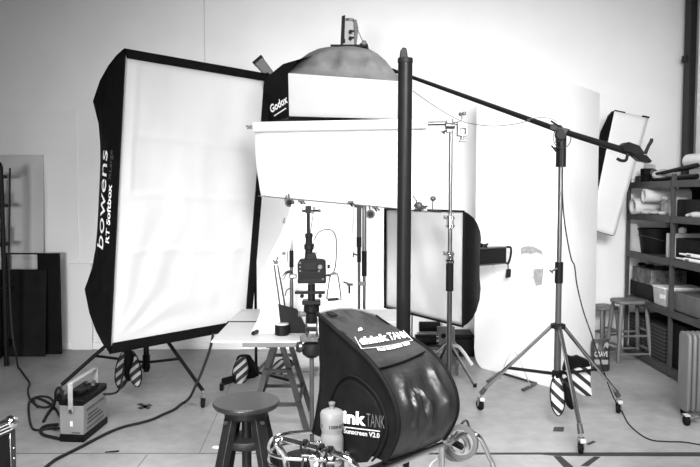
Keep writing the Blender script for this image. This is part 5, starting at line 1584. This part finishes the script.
# round pocket on the side panel
pk = smooth_pts([HP(x, y, .006) for x, y in ((330, 400), (337, 384), (347, 376), (357, 377.5), (368, 386), (378, 398), (385, 414), (387, 432), (381, 450), (372, 461))], 5)
MB().tube(pk, .0035, 6).build('pocket_seam', M['nylon'], rb)
MB().prism([HP(x, y, .0) for x, y in ((333, 402), (340, 387), (348, 380), (357, 382), (367, 390), (376, 401), (382, 416), (384, 432), (378, 449), (368, 462), (340, 464), (331, 440))], pn * .005).build('side_pocket', M['nylon'], rb, bevel=.002)
def quadmap(q, p0, n):
    def fn(a, b, hgt):
        x = (q[0][0] * (1 - a) + q[1][0] * a) * (1 - b) + (q[3][0] * (1 - a) + q[2][0] * a) * b
        y = (q[0][1] * (1 - a) + q[1][1] * a) * (1 - b) + (q[3][1] * (1 - a) + q[2][1] * a) * b
        return onplane(x, y, p0, n)
    return fn
lo = A + pn * .008
text('think', quadmap(((328, 421.5), (365.5, 426), (365.5, 412.5), (328, 408)), lo, pn), M['print'], rb, bold=.035)
text('TANK', quadmap(((366.5, 426.3), (384.5, 428.7), (384.5, 416), (366.5, 413.2)), lo, pn), M['printgrey'], rb, bold=-.012)
MB().prism([HP(x, y, .006) for x, y in ((328, 424.5), (380, 430.8), (380, 431.8), (328, 425.5))], pn * .001).build('lettering_rule', M['light'], rb)
text('Pixel Sunscreen V2.0', quadmap(((331, 431.2), (379.5, 438.2), (379.5, 433.2), (331, 426.2)), lo, pn), M['light'], rb, bold=.02)
# logo flap on the sloping top
fm_ = surfmap(((376, 371), (424, 353), (392, 325), (340, 335)), .006)
frows = [[fm_(a / 16, b / 14, 0) for a in range(17)] for b in range(15)]
MB().sheet(frows, .0015, nup).build('logo_flap', M['nylonsheen'], rb, angle=60)
MB().tube([fm_(0, b / 14, 0) + nup * .002 for b in range(15)], .003, 6).build('flap_piping', M['nylon'], rb)
MB().tube([fm_(a / 16, 0, 0) + nup * .001 for a in range(17)], .003, 6).build('flap_piping', M['nylon'], rb)
text('think', surfmap(((359, 347), (388, 342.5), (384, 335.2), (356.5, 340)), .012), M['print'], rb, bold=.05)
text('TANK', surfmap(((389, 342.2), (408, 339), (404, 331.8), (385, 335)), .012), M['print'], rb, bold=.01)
bq = surfmap(((360, 350.5), (411, 342.5), (403, 329.5), (353.5, 339)), .011)
bl = [bq(k / 10, 0, 0) for k in range(11)] + [bq(1, k / 5, 0) for k in range(1, 6)]
MB().tube(bl, .0016, 5).build('logo_border', M['light'], rb)
MB().tube([bq(0, k / 5, 0) for k in range(6)], .0016, 5).build('logo_border', M['light'], rb)
text('Pixel Sunscreen V2.0', surfmap(((377, 353.2), (408.5, 346.2), (406.5, 343), (375, 349.4)), .012), M['print'], rb, bold=.03)
for q_ in (((325, 313.2), (331, 317), (337, 316.4), (330, 312.4)), ((337, 333.5), (341, 337), (346, 335.5), (341, 332))):
    sm = surfmap(q_, .004)
    MB().sheet([[sm(a / 3, b / 3, 0) for a in range(4)] for b in range(4)], .004, nup).build('webbing_tab', M['black'], rb)
sm = surfmap(((357, 333), (361, 332), (360, 329.8), (357, 330.5)), .010)
MB().sheet([[sm(a, b, 0) for a in (0, 1)] for b in (0, 1)], .002, nup).build('white_tag', M['white'], rb)

# ================================================================== chrome trolley in the foreground
zr = .706
def T(px, py, z=zr): return Z(px, py, z)
r = thing('chrome_trolley', (.05, 2.5, 0), 'chrome tube trolley in the foreground carrying the black hood', 'trolley')
rl0 = T(354, 480.5); rl1 = T(442, 444.5)
dr_ = (rl1 - rl0).normalized()
MB().tube([rl0 - dr_ * .02, rl1], .0115, 12).build('side_rail', M['chrome'], r)
off = V((-dr_.y, dr_.x, 0)) * .03
if off.y < 0: off = -off
MB().tube([rl0 + off - V((0, 0, .0)), rl1 + off], .008, 10).build('inner_rail', M['alu'], r)
rlb0 = T(318, 455) ; 
perp = V((-dr_.y, dr_.x, 0))
back0 = rl0.lerp(rl1, .30) + perp * .17; back1 = rl1 + perp * .20
MB().tube([back0, back1], .0115, 12).build('side_rail', M['chrome'], r)
for k in (.2, .9):
    a0 = rl0.lerp(rl1, .3).lerp(rl1, k); a1 = back0.lerp(back1, k)
    MB().tube([a0, a1], .007, 8).build('cross_rail', M['alu'], r)
for p in (rl1, rl0, back0, back1):
    MB().tube([V((p.x, p.y, zr)), V((p.x, p.y, .02))], .0115, 10).build('leg', M['chrome'], r)
    MB().cyl(V((p.x, p.y, 0)), V((p.x, p.y, .04)), .017).build('rubber_foot', M['rubber'], r)
MB().box(((rl0 + rl1 + back0 + back1) / 4) * 1 - V((0, 0, zr - .25)), (.30, .34, .015), basis(dr_, V((-dr_.y, dr_.x, 0)), V((0, 0, 1)))).build('lower_shelf', M['greym'], r)
# push handle loop on the left, bending down at both ends
za = .76
hl = [Z(287.5, 480, .62), Z(286.5, 466, .665), Z(284.5, 456, .70), Z(280, 449, .73), Z(276.8, 443.5, .75), Z(278, 440, za), Z(284, 439.6, za), Z(300, 443.8, za), Z(318, 448.6, za), Z(334, 453.2, za), Z(344, 456.6, za), Z(351, 461, .75), Z(356, 467, .73), Z(359, 476, .69), T(357, 483)]
MB().tube(smooth_pts(hl, 5), .0115, 12).build('push_handle', M['chrome'], r)
g = hl[0]
MB().tube([g, V((g.x, g.y + .0, .02))], .0115, 10).build('leg', M['chrome'], r)
MB().cyl(V((g.x, g.y, 0)), V((g.x, g.y, .04)), .017).build('rubber_foot', M['rubber'], r)
# oval wire tray behind the handle
tz = .655
oc = Z(306, 458, tz)
oc = V((oc.x + .02, 2.42, tz))
oval = [oc + V((.155 * math.copysign(abs(math.cos(a)) ** .7, math.cos(a)), .135 * math.copysign(abs(math.sin(a)) ** .7, math.sin(a)), 0)) for a in [2 * pi * k / 40 for k in range(40)]]
MB().tube([p + V((0, 0, .04)) for p in oval], .007, 8, closed=True).build('tray_rim', M['chrome'], r)
MB().tube(oval, .005, 8, closed=True).build('tray_rim', M['chrome'], r)
for k in (3, 17, 37): MB().tube([oval[k], oval[k] + V((0, 0, .04))], .004, 6).build('tray_wire', M['alu'], r)
MB().prism([oc + V((.062 * math.cos(q_ * pi / 10) + .073, .062 * math.sin(q_ * pi / 10) - .085 , -.006)) for q_ in range(20)], (0, 0, .006)).build('bottle_plate', M['light'], r)
MB().tube([oc + V((0, 0, -.003)), V((oc.x, oc.y, .02))], .014, 10).build('leg', M['chrome'], r)
MB().cyl(V((oc.x, oc.y, 0)), V((oc.x, oc.y, .03)), .05).build('rubber_foot', M['rubber'], r)
# tail loop and leg on the right
pts = [rl1 + V((.0, .0, 0)), Z(452, 441, .68), Z(462, 434.5, .69), Z(472, 433, .69), Z(478.5, 436.5, .68), Z(484, 445, .64), Z(489, 457, .58), Z(494, 470, .52)]
lastp = pts[-1]
pts += [V((lastp.x + .03, lastp.y - .01, .3)), V((lastp.x + .05, lastp.y - .01, .02))]
MB().tube(smooth_pts(pts, 5), .0095, 10).build('tail_leg', M['chrome'], r)
MB().cyl(V((pts[-1].x, pts[-1].y, 0)), V((pts[-1].x, pts[-1].y, .03)), .015).build('rubber_foot', M['rubber'], r)
yk = 2.58
MB().tube(smooth_pts([P(453, 440, yk), P(459, 428, yk), P(464.5, 421, yk), P(467.5, 422, yk), P(470, 430, yk), P(470.5, 436, yk)], 5), .005, 8).build('hook_loop', M['chrome'], r)

# tape rolls on the hook
def tring(px, py, Y, ro, ri, w, nrm, m, label, mi='tapepale'):
    c = P(px, py, Y)
    t = thing('tape_roll', c, label, 'tape roll', 'tape rolls on the trolley hook')
    MB().lathe(c, [(ri, -w / 2), (ro, -w / 2), (ro, w / 2), (ri, w / 2), (ri, -w / 2)], nrm, 36, caps=False).build('tape', M[m], t, bevel=.001)
    MB().lathe(c, [(ri - .0005, -w / 2 - .001), (ri - .0005, w / 2 + .001), (ri - .003, w / 2 + .001), (ri - .003, -w / 2 - .001), (ri - .0005, -w / 2 - .001)], nrm, 36, caps=False).build('core', M[mi], t)
tring(461, 442, 2.56, .066, .048, .022, V((-.45, -1, .12)), 'tapegrey', 'grey tape roll, front of two hanging beside the hood')
tring(455.5, 446.5, 2.62, .058, .044, .03, V((-.5, -1, .5)), 'tapepale', 'pale tape roll, rear of two hanging beside the hood', 'mid')
t = MB().prism([P(448, 435, 2.60), P(456, 441, 2.58), P(465, 447, 2.56), P(462, 451, 2.56), P(452, 446, 2.58), P(447, 440, 2.6)], (0, .03, 0)).build('dark_clip', M['black'], None, bevel=.004)
tag(t, 'dark clip seen through the hanging tape rolls', 'clip')
t = MB().tube(smooth_pts([Z(449, 436, .70), P(447, 446, 2.5), P(440, 456, 2.42), P(431, 464, 2.36), P(428, 476, 2.34)], 5), .0035, 6).build('loose_cable', M['light'])
tag(t, 'thin pale cord looping down from the tape rolls under the trolley rail', 'cord')

# spring clamps on the push handle
def hclamp(px, py, label):
    c = Z(px, py, za); t = thing('spring_clamp', c, label, 'clamp', 'clamps on the push handle')
    MB().tube([c + V((-.004, .0, .016)), c + V((-.015, -.010, .008)), c + V((-.014, -.013, -.012)), c + V((-.006, -.014, -.03))], .0045, 8).build('jaw', M['black'], t)
    MB().tube([c + V((.005, -.0, .016)), c + V((.014, -.010, .008)), c + V((.013, -.014, -.012)), c + V((.004, -.015, -.03))], .0045, 8).build('jaw', M['black'], t)
    MB().cyl(c + V((-.012, -.016, -.03)), c + V((.012, -.016, -.03)), .007).build('spring', M['greym'], t)
    MB().tube([c + V((-.006, -.015, -.03)), c + V((-.012, -.018, -.075))], .004, 8).build('handle', M['alu'], t)
    MB().tube([c + V((.006, -.015, -.03)), c + V((.016, -.02, -.075))], .004, 8).build('handle', M['black'], t)
    MB().cyl(c + V((0, -.002, .011)), c + V((0, -.002, .020)), .009).build('pad', M['black'], t)
hclamp(305.5, 445.5, 'black spring clamp on the trolley handle, leftmost of three')
hclamp(322, 450, 'black spring clamp on the trolley handle, just left of the bottle')
hclamp(331, 452.5, 'black spring clamp on the trolley handle, in front of the bottle')

# ================================================================== water bottle
bc_ = V((P(332, 430, 2.335).x, 2.335, 0)); zb0 = tz + .0025
zt = P(332, 402, 2.335).z
r = thing('water_bottle', (bc_.x, bc_.y, zb0), 'frosted white sports bottle in front of the black hood', 'bottle')
k = (zt - zb0)
R_ = .0405
prof = [(.034, 0), (.039, .004), (R_, .015), (R_, k * .40), (.0395, k * .45), (.036, k * .50), (.036, k * .54), (.0395, k * .585), (R_, k * .62), (R_, k * .74)]
MB().lathe((bc_.x, bc_.y, zb0), prof, n=36).build('body', M['bottle'], r)
MB().lathe((bc_.x, bc_.y, zb0 + k * .742), [(R_ + .0005, 0), (R_ + .001, k * .07), (.038, k * .11), (.024, k * .145), (.012, k * .155)], n=36).build('cap', M['bottle'], r)
MB().lathe((bc_.x, bc_.y, zb0 + k * .895), [(.011, 0), (.009, k * .03), (.009, k * .06), (.0115, k * .07), (.0115, k * .1), (.009, k * .105)], n=20).build('spout', M['mid'], r)
def bfn(th0, th1, z0, z1, rr_):
    def fn(a, b, hgt):
        th = th0 + (th1 - th0) * a
        return V((bc_.x + (rr_ + .0012) * math.sin(th), bc_.y - (rr_ + .0012) * math.cos(th), z0 + (z1 - z0) * b))
    return fn
text('100HO', bfn(-.22, 1.15, zb0 + k * .625, zb0 + k * .685, R_), M['printblack'], r, bold=.05)
text('O', bfn(-1.15, -.85, zb0 + k * .625, zb0 + k * .685, R_), M['printblack'], r, bold=.05)
def bvert(th, dth, z0, z1, rr_):
    def fn(a, b, hgt):
        t_ = th - dth * b
        return V((bc_.x + (rr_ + .0012) * math.sin(t_), bc_.y - (rr_ + .0012) * math.cos(t_), z0 + (z1 - z0) * a))
    return fn
text('100HO', bvert(.05, .55, zb0 + k * .03, zb0 + k * .37, R_), M['printblack'], r, bold=.04)
text('SPORTS', bvert(.42, .2, zb0 + k * .06, zb0 + k * .36, R_), M['printgrey'], r) if False else None

# ================================================================== light
def area(name, loc, target, sx_, sy, power, spread=180):
    l = bpy.data.lights.new(name, 'AREA'); l.shape = 'RECTANGLE'; l.size = sx_; l.size_y = sy; l.energy = power; l.spread = math.radians(spread)
    o = bpy.data.objects.new(name, l); o.location = loc
    o.rotation_euler = (V(target) - V(loc)).to_track_quat('-Z', 'Y').to_euler(); col.objects.link(o); return o
area('ceiling_lamp', (0.9, 4.9, 3.6), (0.9, 5.1, 0), 2.2, .8, 36)
area('ceiling_lamp', (-0.5, 0.7, 3.6), (-0.3, 2.0, 0), 3.4, 1.6, 490, 112)
area('front_fill', (1.0, 0.6, 2.8), (1.2, 7.0, 1.25), 1.4, 1.0, 68, 72)  # added unseen lamp on the camera side, brightens the wall centre
area('front_fill', (-1.9, -4.0, 1.5), (-0.95, 7.0, 0.8), 1.4, 1.0, 46, 44)  # added unseen lamp behind the camera, fills the left wall and lower set
area('right_fill', (3.3, 2.6, 2.0), (1.6, 6.2, 1.0), 1.2, 1.6, 28, 100)  # added fill from the right for the folding panel, no window there
area('wall_fill', (-0.2, 5.95, .3), (-0.15, 7.0, 1.1), .7, .3, 21, 160)  # added lamp hidden behind the table, whitens the wall behind it
w = bpy.data.worlds.new('world'); scene.world = w; w.use_nodes = True
bgn = w.node_tree.nodes['Background']; bgn.inputs['Color'].default_value = (1, 1, 1, 1); bgn.inputs['Strength'].default_value = 0.05
scene.view_settings.view_transform = 'Standard'
scene.view_settings.look = 'None'
scene.view_settings.gamma = 1
scene.view_settings.use_curve_mapping = False
scene.view_settings.exposure = 0.0
